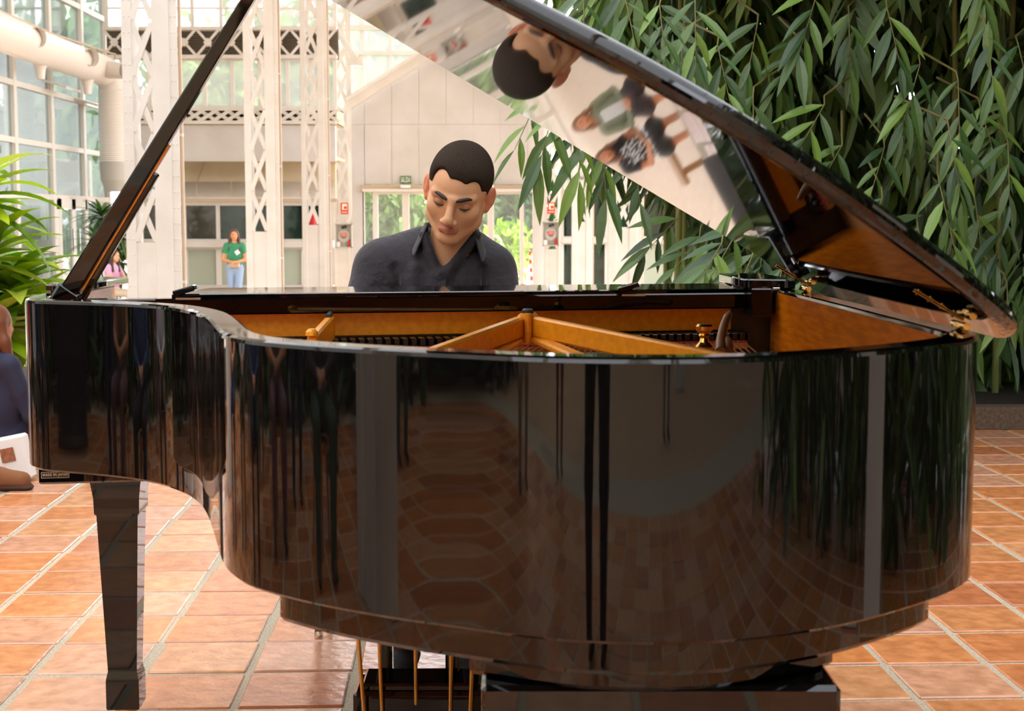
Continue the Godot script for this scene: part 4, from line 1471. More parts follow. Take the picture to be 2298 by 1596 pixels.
	for i in 40:
		var t := i / 39.0
		var from := wl.lerp(wr, 0.56 + 0.42 * t) + Vector3(0.02, -0.045, 0.08)
		var to := Vector3(-0.12 + t * 0.55, 0.884, -1.83 - 0.06 * sin(t * 3.0))
		part("bass_string", Shape.new().tube([from, to], 0.0016, 5, false), M.copper_string, p, sh)
	# brass plate let into the bass wall
	part("latch_plate", Shape.new().box(at(1742, 677, 3.17), Vector3(0.012, 0.058, 0.035), Basis(), 0.003), M.dark_iron, p, sh)
	part("latch_bolt", Shape.new().box(at(1740, 648, 3.15), Vector3(0.016, 0.006, 0.03), Basis(), 0.001), M.steel, p, sh)

func lyre(p: Node3D, sh: Transform3D) -> void:
	var l := Node3D.new()
	l.name = "pedal_lyre"
	l.transform = sh
	p.add_child(l)
	part("pedal_box", Shape.new().box(Vector3(-0.2, 0.125, -3.03), Vector3(0.27, 0.07, 0.13), Basis(), 0.008), M.piano_black, l)
	part("pedal_box_lid", Shape.new().box(Vector3(-0.2, 0.166, -3.03), Vector3(0.235, 0.018, 0.11), Basis(), 0.005), M.piano_black, l)
	for x in [-0.272, -0.128]:
		part("lyre_post", Shape.new().box(Vector3(x, 0.4, -3.05), Vector3(0.03, 0.46, 0.035), Basis(), 0.004), M.piano_black, l)
	for x in [-0.25, -0.2, -0.15]:
		part("pedal", Shape.new().bar(Vector3(x, 0.075, -3.08), Vector3(x, 0.055, -3.25), 0.028, 0.012, Vector3.RIGHT, 0.004), M.brass, l)
	for q in [[800, 819, 2.88], [849, 858, 2.9], [932, 933.5, 2.92], [1013, 1010, 2.9], [1063, 1054, 2.88]]:
		var a := at(q[0], 1380, q[2])
		var b := at(q[1], 1625, q[2] + 0.06)
		part("rod", Shape.new().tube([a + (a - b) * 0.55, b], 0.0042, 10), M.brass, l)

func bench() -> void:
	var t := thing("piano_bench", "black piano bench the pianist sits on", "bench", Vector3(-0.15, 0, -4.06))
	part("seat_pad", Shape.new().box(Vector3(0, 0.475, 0), Vector3(0.82, 0.075, 0.36), Basis(), 0.025), M.satin_black, t)
	part("apron", Shape.new().box(Vector3(0, 0.4, 0), Vector3(0.78, 0.08, 0.32), Basis(), 0.006), M.piano_black, t)
	for x in [-0.385, 0.385]:
		for z in [-0.145, 0.145]:
			var g := Node3D.new()
			g.name = "leg"
			g.position = Vector3(x, 0, z)
			t.add_child(g, true)
			part("post", Shape.new().lathe([Vector2(0, 0.016), Vector2(0.0125, 0.016), Vector2(0.0165, 0.09), Vector2(0.028, 0.4), Vector2(0, 0.4)], Vector3.ZERO, 4, Basis(Vector3.UP, PI / 4)), M.piano_black, g)
			part("foot", Shape.new().lathe([Vector2(0, 0), Vector2(0.0115, 0), Vector2(0.0125, 0.008), Vector2(0.011, 0.018), Vector2(0, 0.018)], Vector3.ZERO, 14), M.chrome, g)

# ---------------------------------------------------------------- people

func merged(meshes: Array) -> ArrayMesh:
	var v := PackedVector3Array()
	var n := PackedVector3Array()
	var c := PackedColorArray()
	var t := PackedInt32Array()
	for m in meshes:
		var a: Array = m.surface_get_arrays(0)
		var from := v.size()
		v.append_array(a[Mesh.ARRAY_VERTEX])
		n.append_array(a[Mesh.ARRAY_NORMAL])
		c.append_array(a[Mesh.ARRAY_COLOR])
		for i in a[Mesh.ARRAY_INDEX]:
			t.append(i + from)
	var arrays := []
	arrays.resize(Mesh.ARRAY_MAX)
	arrays[Mesh.ARRAY_VERTEX] = v
	arrays[Mesh.ARRAY_NORMAL] = n
	arrays[Mesh.ARRAY_COLOR] = c
	arrays[Mesh.ARRAY_INDEX] = t
	var out := ArrayMesh.new()
	out.add_surface_from_arrays(Mesh.PRIMITIVE_TRIANGLES, arrays)
	return out

func pianist() -> void:
	var foot := Vector3(-0.15, 0, -4.0)
	var who := thing("person", "man in a black shirt bowed over the keys of the piano", "person", foot)
	var sh := Transform3D(Basis(), -foot)
	var skin := lin(214, 160, 118)
	var skin_ear := lin(206, 128, 92)
	var lip := lin(186, 116, 90)
	var stubble := lin(190, 142, 106)
	var dark := lin(46, 36, 32)
	var lid_c := lin(186, 130, 94)
	# head: eyes at its own height 0, face along +z
	var c := at(1028, 431, 3.84)
	var big := 1.05
	var B := Basis(Vector3.BACK, deg_to_rad(-10.5)) * Basis(Vector3.RIGHT, deg_to_rad(22.0)) * Basis(Vector3.UP, deg_to_rad(-5.0))
	var h := Body.new(c - Vector3(0.13, 0.22, 0.15), c + Vector3(0.13, 0.15, 0.15), 0.003)
	var P := func(x: float, y: float, z: float) -> Vector3: return c + B * Vector3(x, y, z) * big
	var L := func(x: float, y: float, z: float) -> Vector3: return Vector3(x, y, z) * big
	h.lump(P.call(0, 0.036, -0.02), L.call(0.075, 0.082, 0.095), B, 0.02, skin)
	h.lump(P.call(0, 0.018, 0.026), L.call(0.064, 0.076, 0.06), B, 0.03, skin)
	h.lump(P.call(0, -0.048, 0.026), L.call(0.054, 0.054, 0.053), B, 0.03, skin)
	h.bone(P.call(0, -0.068, 0.042), P.call(0, -0.098, 0.054), 0.03, 0.021, 0.03, skin)
	for s in [-1.0, 1.0]:
		h.bone(P.call(s * 0.056, -0.025, -0.004), P.call(s * 0.05, -0.064, 0.012), 0.019, 0.0165, 0.025, skin)
		h.bone(P.call(s * 0.05, -0.064, 0.012), P.call(s * 0.015, -0.1, 0.054), 0.0165, 0.013, 0.025, skin)
		h.lump(P.call(s * 0.041, -0.027, 0.05), L.call(0.024, 0.023, 0.021), B, 0.025, skin)
		h.bone(P.call(s * 0.009, 0.011, 0.0845), P.call(s * 0.048, 0.015, 0.066), 0.008, 0.0075, 0.013, skin)
	# nose
	h.bone(P.call(0, 0.008, 0.084), P.call(0, -0.034, 0.1035), 0.0078, 0.0115, 0.014, skin)
	h.lump(P.call(0, -0.042, 0.103), L.call(0.0135, 0.011, 0.0115), B, 0.008, skin)
	for s in [-1.0, 1.0]:
		h.lump(P.call(s * 0.0135, -0.046, 0.093), L.call(0.0085, 0.0075, 0.0105), B, 0.006, skin)
		h.lump(P.call(s * 0.0315, -0.001, 0.0925), L.call(0.0175, 0.0105, 0.0145), B, 0.011, skin, 1)
		h.lump(P.call(s * 0.031, -0.004, 0.0685), L.call(0.0145, 0.012, 0.0135), B, 0.004, lid_c)
		h.bone(P.call(s * 0.007, -0.0535, 0.0975), P.call(s * 0.009, -0.0535, 0.093), 0.003, 0.003, 0.003, skin, 1)
	# mouth
	for s in [-1.0, 1.0]:
		h.bone(P.call(s * 0.021, -0.0725, 0.0765), P.call(s * 0.004, -0.0695, 0.0855), 0.0022, 0.0034, 0.01, lip)
		h.bone(P.call(s * 0.017, -0.0765, 0.0775), P.call(s * 0.003, -0.0785, 0.0825), 0.0026, 0.004, 0.01, lip)
	h.bone(P.call(-0.023, -0.0738, 0.0835), P.call(0.0, -0.0738, 0.091), 0.0013, 0.0018, 0.002, lip, 1)
	h.bone(P.call(0.023, -0.0738, 0.0835), P.call(0.0, -0.0738, 0.091), 0.0013, 0.0018, 0.002, lip, 1)
	h.bone(P.call(-0.01, -0.0895, 0.0815), P.call(0.01, -0.0895, 0.0815), 0.0035, 0.0035, 0.008, skin, 1)
	h.lump(P.call(0, -0.1, 0.064), L.call(0.018, 0.013, 0.012), B, 0.014, skin)
	# ears
	for s in [-1.0, 1.0]:
		var eb := B * Basis(Vector3.UP, s * -0.5)
		h.lump(P.call(s * 0.083, -0.001, -0.012), L.call(0.0075, 0.029, 0.0175), eb, 0.006, skin_ear)
		h.lump(P.call(s * 0.077, -0.03, -0.005), L.call(0.007, 0.011, 0.009), eb, 0.006, skin_ear)
		h.lump(P.call(s * 0.091, 0.003, -0.005), L.call(0.006, 0.018, 0.009), eb, 0.004, skin_ear, 1)
	# neck down into the collar
	var nb := at(1008, 600, 3.945)
	h.bone(P.call(0, -0.045, -0.028), nb, 0.057, 0.066, 0.03, skin)
	var parts := [h.mesh()]
	# brows and lashes
	var brows := []
	for s in [-1.0, 1.0]:
		for k in 2:
			var brow := Shape.new()
			brow.tinted = true
			brow.tint = dark
			if k == 0:
				brow.tube([P.call(s * 0.011, 0.0105, 0.0905), P.call(s * 0.022, 0.0145, 0.0895), P.call(s * 0.036, 0.018, 0.0815), P.call(s * 0.048, 0.0165, 0.0705), P.call(s * 0.056, 0.0115, 0.0605)], [0.0042, 0.0056, 0.0052, 0.004, 0.0014], 8)
			else:
				brow.tube([P.call(s * 0.018, -0.0085, 0.0795), P.call(s * 0.026, -0.0115, 0.0815), P.call(s * 0.035, -0.0115, 0.0805), P.call(s * 0.045, -0.0075, 0.0735)], [0.001, 0.0021, 0.0024, 0.0012], 6)
			brows.append(["eyebrow" if k == 0 else "eyelashes", brow])
	# upper chest in the open collar
	var chest := Body.new(at(1000, 600, 3.93) - Vector3(0.16, 0.14, 0.13), at(1000, 600, 3.93) + Vector3(0.16, 0.1, 0.13), 0.007)
	chest.bone(at(1012, 575, 3.945), at(1000, 620, 3.945), 0.058, 0.055, 0.02, skin)
	parts.append(chest.mesh())
	# forearms and hands on the keys
	for s in [-1.0, 1.0]:
		var elbow := Vector3(-0.415 if s < 0 else -0.012 + 0.03, 0.80, -3.83)
		var wrist := Vector3(-0.36 if s < 0 else 0.02, 0.815, -3.60)
		var arm := Body.new(Vector3(minf(elbow.x, wrist.x) - 0.1, 0.7, -3.9), Vector3(maxf(elbow.x, wrist.x) + 0.1, 0.93, -3.38), 0.0055)
		arm.bone(elbow, wrist, 0.038, 0.027, 0.01, skin)
		var palm := wrist + Vector3(0.0, 0.002, 0.075)
		arm.bone(wrist, palm, 0.025, 0.022, 0.02, skin, 0, Vector3(0.75, 1.35, 1))
		for f in 4:
			var root := palm + Vector3((f - 1.5) * 0.019, 0.004, -0.004)
			var k := [0.9, 1.0, 0.97, 0.78][f if s > 0 else 3 - f] as float
			var j1 := root + Vector3((f - 1.5) * 0.004, 0.012, 0.038 * k)
			var j2 := j1 + Vector3(0, -0.016, 0.022 * k)
			var j3 := j2 + Vector3(0, -0.02, 0.008 * k)
			arm.bone(root, j1, 0.0095, 0.0088, 0.004, skin)
			arm.bone(j1, j2, 0.0088, 0.0082, 0.003, skin)
			arm.bone(j2, j3, 0.0082, 0.007, 0.003, skin)
		var thumb := wrist + Vector3(-s * 0.024, -0.004, 0.03)
		var t1 := thumb + Vector3(-s * 0.022, -0.006, 0.034)
		arm.bone(thumb, t1, 0.0115, 0.0095, 0.006, skin)
		arm.bone(t1, t1 + Vector3(-s * 0.004, -0.012, 0.026), 0.0095, 0.008, 0.004, skin)
		parts.append(arm.mesh())
	var body := part("body", merged(parts), M.body, who, sh)
	for q in brows:
		part(q[0], q[1], M.hair, body)
	# hair: a short crop
	var hair_c := lin(58, 47, 41)
	var g := Body.new(c - Vector3(0.14, 0.12, 0.15), c + Vector3(0.14, 0.16, 0.15), 0.0034)
	g.lump(P.call(0, 0.038, -0.0215), L.call(0.0805, 0.0865, 0.1), B, 0.0, hair_c)
	g.lump(P.call(0, 0.055, 0.028), L.call(0.068, 0.047, 0.056), B, 0.025, hair_c)
	# the bare brow with corners that run back, the cheeks, ears and nape
	g.lump(P.call(0, -0.022, 0.102), L.call(0.061, 0.088, 0.07), B, 0.008, hair_c, 1)
	g.lump(P.call(-0.04, 0.05, 0.085), L.call(0.024, 0.03, 0.04), B, 0.012, hair_c, 1)
	g.lump(P.call(0.046, 0.04, 0.078), L.call(0.018, 0.022, 0.034), B, 0.012, hair_c, 1)
	g.lump(P.call(0, -0.1, 0.03), L.call(0.13, 0.088, 0.1), B, 0.005, hair_c, 1)
	g.lump(P.call(0, -0.16, -0.05), L.call(0.13, 0.1, 0.12), B, 0.005, hair_c, 1)
	for s in [-1.0, 1.0]:
		g.lump(P.call(s * 0.088, -0.012, -0.014), L.call(0.014, 0.03, 0.018), B, 0.004, hair_c, 1)
	var hm := mat("short_hair", Color.WHITE, 0.95, 0.0, 0.2)
	hm.vertex_color_use_as_albedo = true
	hm.albedo_texture = noise(71, 0.12, Color(0.35, 0.33, 0.32), Color(1.7, 1.62, 1.55), 256, 3)
	hm.uv1_triplanar = true
	hm.uv1_world_triplanar = true
	hm.uv1_scale = Vector3.ONE * 9.0
	relief(hm, noise(72, 0.2, Color.BLACK, Color.WHITE, 256, 2), 0.3)
	part("hair", g.mesh(), hm, who, sh)
	# shirt
	var black := lin(30, 27, 29)
	var t := Body.new(Vector3(-0.56, 0.46, -4.32), Vector3(0.16, 1.16, -3.66), 0.0085)
	t.bone(at(862, 606, 3.95), at(1098, 610, 3.95), 0.06, 0.056, 0.05, black)
	t.bone(at(950, 552, 3.97), at(866, 588, 3.95), 0.046, 0.058, 0.05, black)
	t.bone(at(1064, 556, 3.97), at(1096, 596, 3.95), 0.044, 0.052, 0.05, black)
	t.lump(at(978, 650, 3.97), Vector3(0.165, 0.14, 0.1), Basis(), 0.08, black)
	t.bone(at(976, 680, 3.98), Vector3(-0.175, 0.58, -4.08), 0.14, 0.135, 0.06, black, 0, Vector3(0.85, 1, 1.15))
	for s in [-1.0, 1.0]:
		var sj := at(846, 602, 3.95) if s < 0 else at(1103, 612, 3.95)
		var elbow := Vector3(-0.435 if s < 0 else 0.012, 0.80, -3.83)
		var wrist := Vector3(-0.39 if s < 0 else 0.005, 0.81, -3.72)
		t.bone(sj, elbow, 0.06, 0.053, 0.04, black)
		t.bone(elbow, wrist, 0.05, 0.045, 0.02, black)
	# folds at the armpits and across the chest
	for q in [[905, 655, 868, 625, 3.885], [1075, 590, 1062, 640, 3.878], [935, 600, 925, 660, 3.862], [1040, 610, 1034, 665, 3.862]]:
		t.bone(at(q[0], q[1], q[4]), at(q[2], q[3], q[4]), 0.002, 0.009, 0.035, black)
	for q in [[886, 600, 896, 655, 3.872], [1084, 600, 1086, 650, 3.876]]:
		t.bone(at(q[0], q[1], q[4]), at(q[2], q[3], q[4]), 0.004, 0.007, 0.02, black, 1)
	# the open neck
	t.bone(at(1010, 500, 3.9), at(1010, 540, 3.9), 0.066, 0.062, 0.008, black, 1)
	t.bone(at(1010, 532, 3.84), at(990, 606, 3.84), 0.056, 0.003, 0.003, black, 1, Vector3(1, 1, 0.1))
	t.bone(at(951, 528, 3.875), at(981, 617, 3.853), 0.014, 0.014, 0.015, black)
	t.bone(at(1069, 528, 3.875), at(1000, 617, 3.853), 0.014, 0.014, 0.015, black)
	t.bone(at(988, 630, 3.862), at(984, 670, 3.858), 0.022, 0.03, 0.03, black)
	var cm := mat("black_shirt", Color.WHITE, 0.82)
	cm.vertex_color_use_as_albedo = true
	cm.rim_enabled = true
	cm.rim = 0.25
	relief(cm, noise(75, 0.02, Color.BLACK, Color.WHITE, 512, 4), 0.5)
	cm.uv1_triplanar = true
	cm.uv1_world_triplanar = true
	cm.uv1_scale = Vector3.ONE * 2.0
	var shirt := part("shirt", t.mesh(), cm, who, sh)
	# collar: stand and fall, open at the throat
	var col := Shape.new()
	col.tinted = true
	col.tint = black
	var ring := at(1011, 548, 3.925)
	var rows := []
	var steps := 40
	for i in steps + 1:
		var u := float(i) / steps * 2.0 - 1.0
		var a := u * deg_to_rad(122.0)
		var d := Vector3(sin(a), 0, -cos(a))
		var f := smoothstep(0.5, 1.0, absf(u))
		var top := ring + d * Vector3(0.07, 0, 0.066) + Vector3(0.0, 0.056 - 0.006 * f, 0.02 * f)
		var low := top + d * Vector3(0.026, 0, 0.024) * (1.0 - f) + Vector3(0.0, -0.046, 0.0) * (1.0 - f) + (Vector3(-0.034, -0.078, 0.03) if u < 0 else Vector3(0.028, -0.094, 0.03)) * f
		var stand := ring + d * Vector3(0.068, 0, 0.064) + Vector3(0.0, -0.016, 0.02 * f)
		rows.append([stand, top - d * 0.003, top + Vector3(0, 0.003, 0), low, low - d * 0.004 + Vector3(0, 0.001, 0), d])
	for i in steps:
		var r: Array = rows[i]
		var s: Array = rows[i + 1]
		for k in 4:
			var o: Vector3 = -r[5] if k == 0 else (Vector3.UP if k == 1 else (r[5] + Vector3(0, 0.5, 0) if k == 2 else Vector3.DOWN))
			col.quad(r[k], s[k], s[k + 1], r[k + 1], o)
	for i in [0, steps]:
		col.quad(rows[i][1], rows[i][2], rows[i][3], rows[i][4], Vector3.BACK)
	part("collar", col, cm, shirt)
	var strip := Shape.new()
	strip.tinted = true
	strip.tint = black
	part("placket", strip.bar(at(989, 622, 3.838), at(984, 668, 3.827), 0.032, 0.004, Vector3.RIGHT, 0.0015), cm, shirt)
	for q in [[991, 603], [988, 640]]:
		part("button", Shape.new().lathe([Vector2(0, 0), Vector2(0.0055, 0), Vector2(0.005, 0.002), Vector2(0, 0.0022)], at(q[0], q[1] + 8, 3.832), 10, Basis(Vector3.RIGHT, PI / 2)), M.hose_black, shirt)
	# trousers and shoes
	var tr := Body.new(Vector3(-0.5, 0.0, -4.3), Vector3(0.2, 0.72, -3.2), 0.013)
	var grey := lin(30, 28, 30)
	var shoe := lin(22, 20, 20)
	tr.lump(Vector3(-0.17, 0.59, -4.08), Vector3(0.17, 0.09, 0.13), Basis(), 0.04, grey)
	for s in [-1.0, 1.0]:
		var hip := Vector3(-0.17 + s * 0.09, 0.585, -4.05)
		var knee := Vector3(-0.18 + s * 0.14, 0.56, -3.66)
		var ankle := Vector3(-0.19 + s * 0.075, 0.12, -3.52)
		tr.bone(hip, knee, 0.082, 0.06, 0.04, grey)
		tr.bone(knee, ankle, 0.058, 0.04, 0.03, grey)
		tr.bone(ankle + Vector3(0, -0.06, -0.05), ankle + Vector3(s * 0.01, -0.07, 0.05), 0.036, 0.036, 0.03, shoe)
		tr.bone(ankle + Vector3(s * 0.01, -0.07, 0.05), ankle + Vector3(s * 0.02, -0.08, 0.16), 0.036, 0.026, 0.02, shoe)
	part("trousers", tr.mesh(), M.cloth, who, sh)

# a figure in one of the usual poses; returns its node
func figure(label: String, place: Vector3, facing: float, pose: String, look: Dictionary, cell := 0.014, tall := 1.0, group := "") -> Node3D:
	var t := thing("person", label, "person", place, group)
	t.rotation.y = facing
	var skin: Color = look.get("skin", lin(206, 152, 116))
	var top: Color = look.get("top", lin(90, 90, 90))
	var low: Color = look.get("low", lin(60, 66, 84))
	var shoe: Color = look.get("shoe", lin(60, 52, 46))
	var hair: Color = look.get("hair", lin(62, 44, 34))
	var sleeve: bool = look.get("long_sleeves", false)
	var j := {}
	if pose == "stand":
		j = {"hip": 0.9, "lean": 0.0, "knee": Vector3(0.1, 0.49, 0.03), "ankle": Vector3(0.09, 0.08, -0.01)}
	elif pose == "walk":
		j = {"hip": 0.9, "lean": 0.0, "knee": Vector3(0.075, 0.49, 0.06), "ankle": Vector3(0.05, 0.08, 0.0)}
	elif pose == "sit":
		j = {"hip": 0.5, "lean": 0.02, "knee": Vector3(0.12, 0.5, 0.42), "ankle": Vector3(0.11, 0.08, 0.44)}
	else:
		j = {"hip": 0.13, "lean": -0.04, "knee": Vector3(0.16, 0.44, 0.36), "ankle": Vector3(0.13, 0.08, 0.52)}
	var hip: float = j.hip
	var lean: float = j.lean
	var b := Body.new(Vector3(-0.42, -0.02, -0.32), Vector3(0.42, hip + 0.86, 0.78 if pose != "stand" and pose != "walk" else 0.4), cell)
	b.lump(Vector3(0, hip + 0.02, 0), Vector3(0.155, 0.11, 0.11), Basis(), 0.05, low)
	b.bone(Vector3(0, hip + 0.1, 0), Vector3(0, hip + 0.24, lean * 0.5), 0.115, 0.12, 0.05, top, 0, Vector3(0.85, 1, 1.15))
	b.bone(Vector3(0, hip + 0.24, lean * 0.5), Vector3(0, hip + 0.4, lean), 0.125, 0.105, 0.05, top, 0, Vector3(0.8, 1, 1.15))
	b.bone(Vector3(-0.13, hip + 0.455, lean), Vector3(0.13, hip + 0.455, lean), 0.056, 0.056, 0.05, top)
	var neck := Vector3(0, hip + 0.5, lean)
	var head := Vector3(0, hip + 0.645, lean + 0.03) + (look.get("head", Vector3.ZERO) as Vector3)
	b.bone(neck, head - Vector3(0, 0.06, 0.02), 0.05, 0.045, 0.03, skin)
	b.lump(head + Vector3(0, 0.02, -0.005), Vector3(0.073, 0.09, 0.088), Basis(), 0.01, skin)
	b.lump(head + Vector3(0, -0.045, 0.025), Vector3(0.052, 0.06, 0.055), Basis(), 0.03, skin)
	b.bone(head + Vector3(0, 0.0, 0.08), head + Vector3(0, -0.03, 0.096), 0.009, 0.012, 0.012, skin)
	for s in [-1.0, 1.0]:
		b.lump(head + Vector3(s * 0.074, -0.005, -0.005), Vector3(0.01, 0.028, 0.018), Basis(), 0.008, skin)
		b.lump(head + Vector3(s * 0.03, 0.006, 0.08), Vector3(0.014, 0.008, 0.014), Basis(), 0.0, lin(58, 40, 34), 2)
	b.lump(head + Vector3(0, -0.056, 0.08), Vector3(0.024, 0.008, 0.02), Basis(), 0.0, lin(168, 92, 80), 2)
	var hands: Array = look.get("hands", [Vector3(-0.05, hip + 0.14, 0.2), Vector3(0.05, hip + 0.14, 0.2)])
	for s in [-1.0, 1.0]:
		var sj := Vector3(s * 0.155, hip + 0.44, lean)
		var hand: Vector3 = hands[0 if s < 0 else 1]
		var mid := (sj + hand) * 0.5
		var elbow := mid + Vector3(s * 0.11, -0.11, -0.05)
		b.bone(sj, sj.lerp(elbow, 0.5), 0.054, 0.05, 0.03, top)
		b.bone(sj.lerp(elbow, 0.5), elbow, 0.044, 0.037, 0.02, top if sleeve else skin)
		b.bone(elbow, hand, 0.037, 0.025, 0.02, top if sleeve else skin)
		var d := (hand - elbow).normalized()
		b.bone(hand, hand + d * 0.06, 0.026, 0.024, 0.015, skin)
		for f in 4:
			b.bone(hand + d * 0.05 + Vector3(0, (f - 1.5) * 0.014, 0), hand + d * 0.115 + Vector3(-s * 0.02, (f - 1.5) * 0.015 - 0.01, 0.01), 0.0095, 0.008, 0.004, skin)
		b.bone(hand + d * 0.02, hand + d * 0.06 + Vector3(0, 0.035, 0.012), 0.011, 0.009, 0.008, skin)
		var hj := Vector3(s * 0.085, hip, 0.0)
		var knee: Vector3 = Vector3(s * j.knee.x, j.knee.y, j.knee.z)
		var ankle: Vector3 = Vector3(s * j.ankle.x, j.ankle.y, j.ankle.z)
		if pose == "walk" and s > 0:
			knee += Vector3(0, 0.02, 0.06)
			ankle += Vector3(0, 0.02, -0.1)
		if look.has("skirt"):
			b.bone(hj, knee, 0.11, 0.12, 0.08, look.skirt)
			b.bone(knee, ankle, 0.055, 0.036, 0.03, skin)
		else:
			b.bone(hj, knee, 0.082, 0.058, 0.04, low)
			b.bone(knee, ankle, 0.056, 0.04, 0.03, low)
		b.bone(ankle + Vector3(0, -0.035, -0.03), ankle + Vector3(0, -0.045, 0.14), 0.036, 0.028, 0.02, shoe)
	part("body", b.mesh(), M.cloth, t)
	var g := Body.new(head - Vector3(0.16, 0.42, 0.2), head + Vector3(0.16, 0.16, 0.16), maxf(cell * 0.8, 0.009))
	g.lump(head + Vector3(0, 0.032, -0.018), Vector3(0.083, 0.092, 0.094), Basis(), 0.0, hair)
	g.lump(head + Vector3(0, -0.04, 0.09), Vector3(0.068, 0.1, 0.075), Basis(), 0.01, hair, 1)
	var long: float = look.get("hair_long", 0.0)
	if long > 0.0:
		for s in [-1.0, 1.0]:
			g.bone(head + Vector3(s * 0.066, 0.02, -0.02), head + Vector3(s * 0.085, -0.08, -0.01), 0.026, 0.026, 0.03, hair)
			g.bone(head + Vector3(s * 0.085, -0.08, -0.01), head + Vector3(s * 0.1, -long, 0.03), 0.03, 0.02, 0.03, hair)
		g.bone(head + Vector3(0, 0.0, -0.07), head + Vector3(0, -long, -0.085), 0.07, 0.055, 0.03, hair)
	else:
		g.lump(head + Vector3(0, -0.12, 0.0), Vector3(0.12, 0.08, 0.12), Basis(), 0.01, hair, 1)
	part("hair", g.mesh(), M.hair, t)
	t.scale = Vector3.ONE * tall
	return t

func people() -> void:
	# the woman in green on the lower floor
	var p := at(527, 600, 26.0)
	var w := figure("woman in a green top and light jeans walking past the windows", Vector3(p.x, LOW, -26.0), 0.12, "walk", {"top": lin(58, 138, 96), "low": lin(150, 170, 196), "hair": lin(92, 62, 44), "hair_long": 0.3, "skin": lin(214, 150, 108), "shoe": lin(90, 84, 78)}, 0.012, 0.94)
	part("waist_bag", Shape.new().box(Vector3(0.0, 0.98, 0.14), Vector3(0.22, 0.12, 0.07), Basis(), 0.03), M.bronze_trim, w)
	part("badge", Shape.new().box(Vector3(0.06, 1.22, 0.135), Vector3(0.08, 0.08, 0.006), Basis(Vector3.BACK, 0.6)), M.paper, w)
	part("belt", Shape.new().lathe([Vector2(0.128, 0), Vector2(0.13, 0.015), Vector2(0.128, 0.03)], Vector3(0, 0.985, 0), 18), M.hose_black, w)
	# the woman who reads
	p = at(250, 600, 25.0)
	var r := figure("woman in a pink vest sitting and reading papers", Vector3(p.x, LOW - 0.02, -25.0), 1.25, "sit", {"top": lin(214, 160, 190), "low": lin(196, 178, 150), "hair": lin(58, 40, 34), "hair_long": 0.26, "skin": lin(228, 164, 122), "hands": [Vector3(-0.06, 0.72, 0.36), Vector3(0.06, 0.72, 0.36)], "head": Vector3(0, 0, 0.02)}, 0.013, 0.98)
	var b := thing("garden_bench", "low stone bench under the reading woman", "bench", Vector3(p.x + 0.1, LOW, -25.05))
	part("seat", Shape.new().box(Vector3(0, 0.33, 0), Vector3(1.6, 0.06, 0.42), Basis(), 0.015), M.kerb_stone, b)
	for x in [-0.55, 0.55]:
		part("support", Shape.new().box(Vector3(x, 0.15, 0), Vector3(0.16, 0.3, 0.36)), M.kerb_stone, b)
	var papers := thing("paper_sheet", "white sheets held by the reading woman", "paper", Vector3(p.x + 0.42, LOW + 0.78, -24.92))
	for k in 2:
		part("sheet", Shape.new().box(Vector3(k * 0.05, k * 0.02, 0), Vector3(0.2, 0.29, 0.003), Basis(Vector3.UP, 1.0) * Basis(Vector3.RIGHT, -0.9)), M.paper, papers)
	# the listener half hidden at the piano's treble end
	var q := Vector3(-2.33, 0, -6.55)
	figure("auburn-haired listener in navy sitting on the floor by the palms", q, 2.5, "floor", {"top": lin(40, 42, 62), "low": lin(36, 38, 58), "hair": lin(116, 62, 32), "hair_long": 0.3, "long_sleeves": true, "shoe": lin(40, 36, 40)}, 0.014, 0.86)
	var bag := thing("paper_bag", "white printed bag with an orange patch beside the navy listener", "bag", Vector3(-2.19, 0.0, -6.32))
	part("bag", Shape.new().box(Vector3(0, 0.1, 0), Vector3(0.13, 0.2, 0.08), Basis(Vector3.BACK, 0.2), 0.01), M.box_white, bag)
	part("patch", Shape.new().box(Vector3(-0.02, 0.12, 0.044), Vector3(0.06, 0.06, 0.004), Basis(Vector3.BACK, 0.2)), M.kerb_brick, bag)
	var shoe := thing("shoe", "brown suede shoe on the tiles below the treble arm", "shoe", Vector3(-2.19, 0.0, -6.1))
	var sb := Body.new(Vector3(-0.2, -0.02, -0.1), Vector3(0.2, 0.2, 0.1), 0.008)
	sb.bone(Vector3(-0.12, 0.06, 0), Vector3(0.0, 0.05, 0), 0.05, 0.045, 0.02, lin(126, 78, 44))
	sb.bone(Vector3(0.0, 0.05, 0), Vector3(0.1, 0.04, 0), 0.045, 0.038, 0.02, lin(126, 78, 44))
	sb.bone(Vector3(-0.13, 0.012, 0), Vector3(0.11, 0.012, 0), 0.04, 0.04, 0.01, lin(70, 46, 30), 0, Vector3(1, 2.6, 1))
	part("upper", sb.mesh(), M.cloth, shoe)
	# two women who sit behind the pianist and show in the open lid
	var s1 := figure("woman in a grey-green cardigan sitting behind the pianist", Vector3(-0.24, LOW, -14.5), 0.0, "sit", {"top": lin(136, 140, 112), "low": lin(52, 40, 44), "skirt": lin(52, 40, 44), "hair": lin(140, 92, 56), "hair_long": 0.16, "long_sleeves": true, "skin": lin(220, 150, 112), "head": Vector3(-0.05, 0, 0)}, 0.014, 0.9, "")
	part("white_blouse", Shape.new().box(Vector3(0, 0.78, 0.118), Vector3(0.13, 0.3, 0.03), Basis(), 0.012), M.paper, s1)
	var s2 := figure("woman in a black dotted dress sitting behind the pianist", Vector3(0.2, LOW, -14.7), 0.0, "sit", {"top": lin(40, 38, 42), "low": lin(36, 34, 36), "skirt": lin(36, 34, 36), "hair": lin(120, 76, 48), "hair_long": 0.2, "skin": lin(216, 146, 108), "head": Vector3(-0.1, -0.03, 0.02)}, 0.014, 0.88, "")
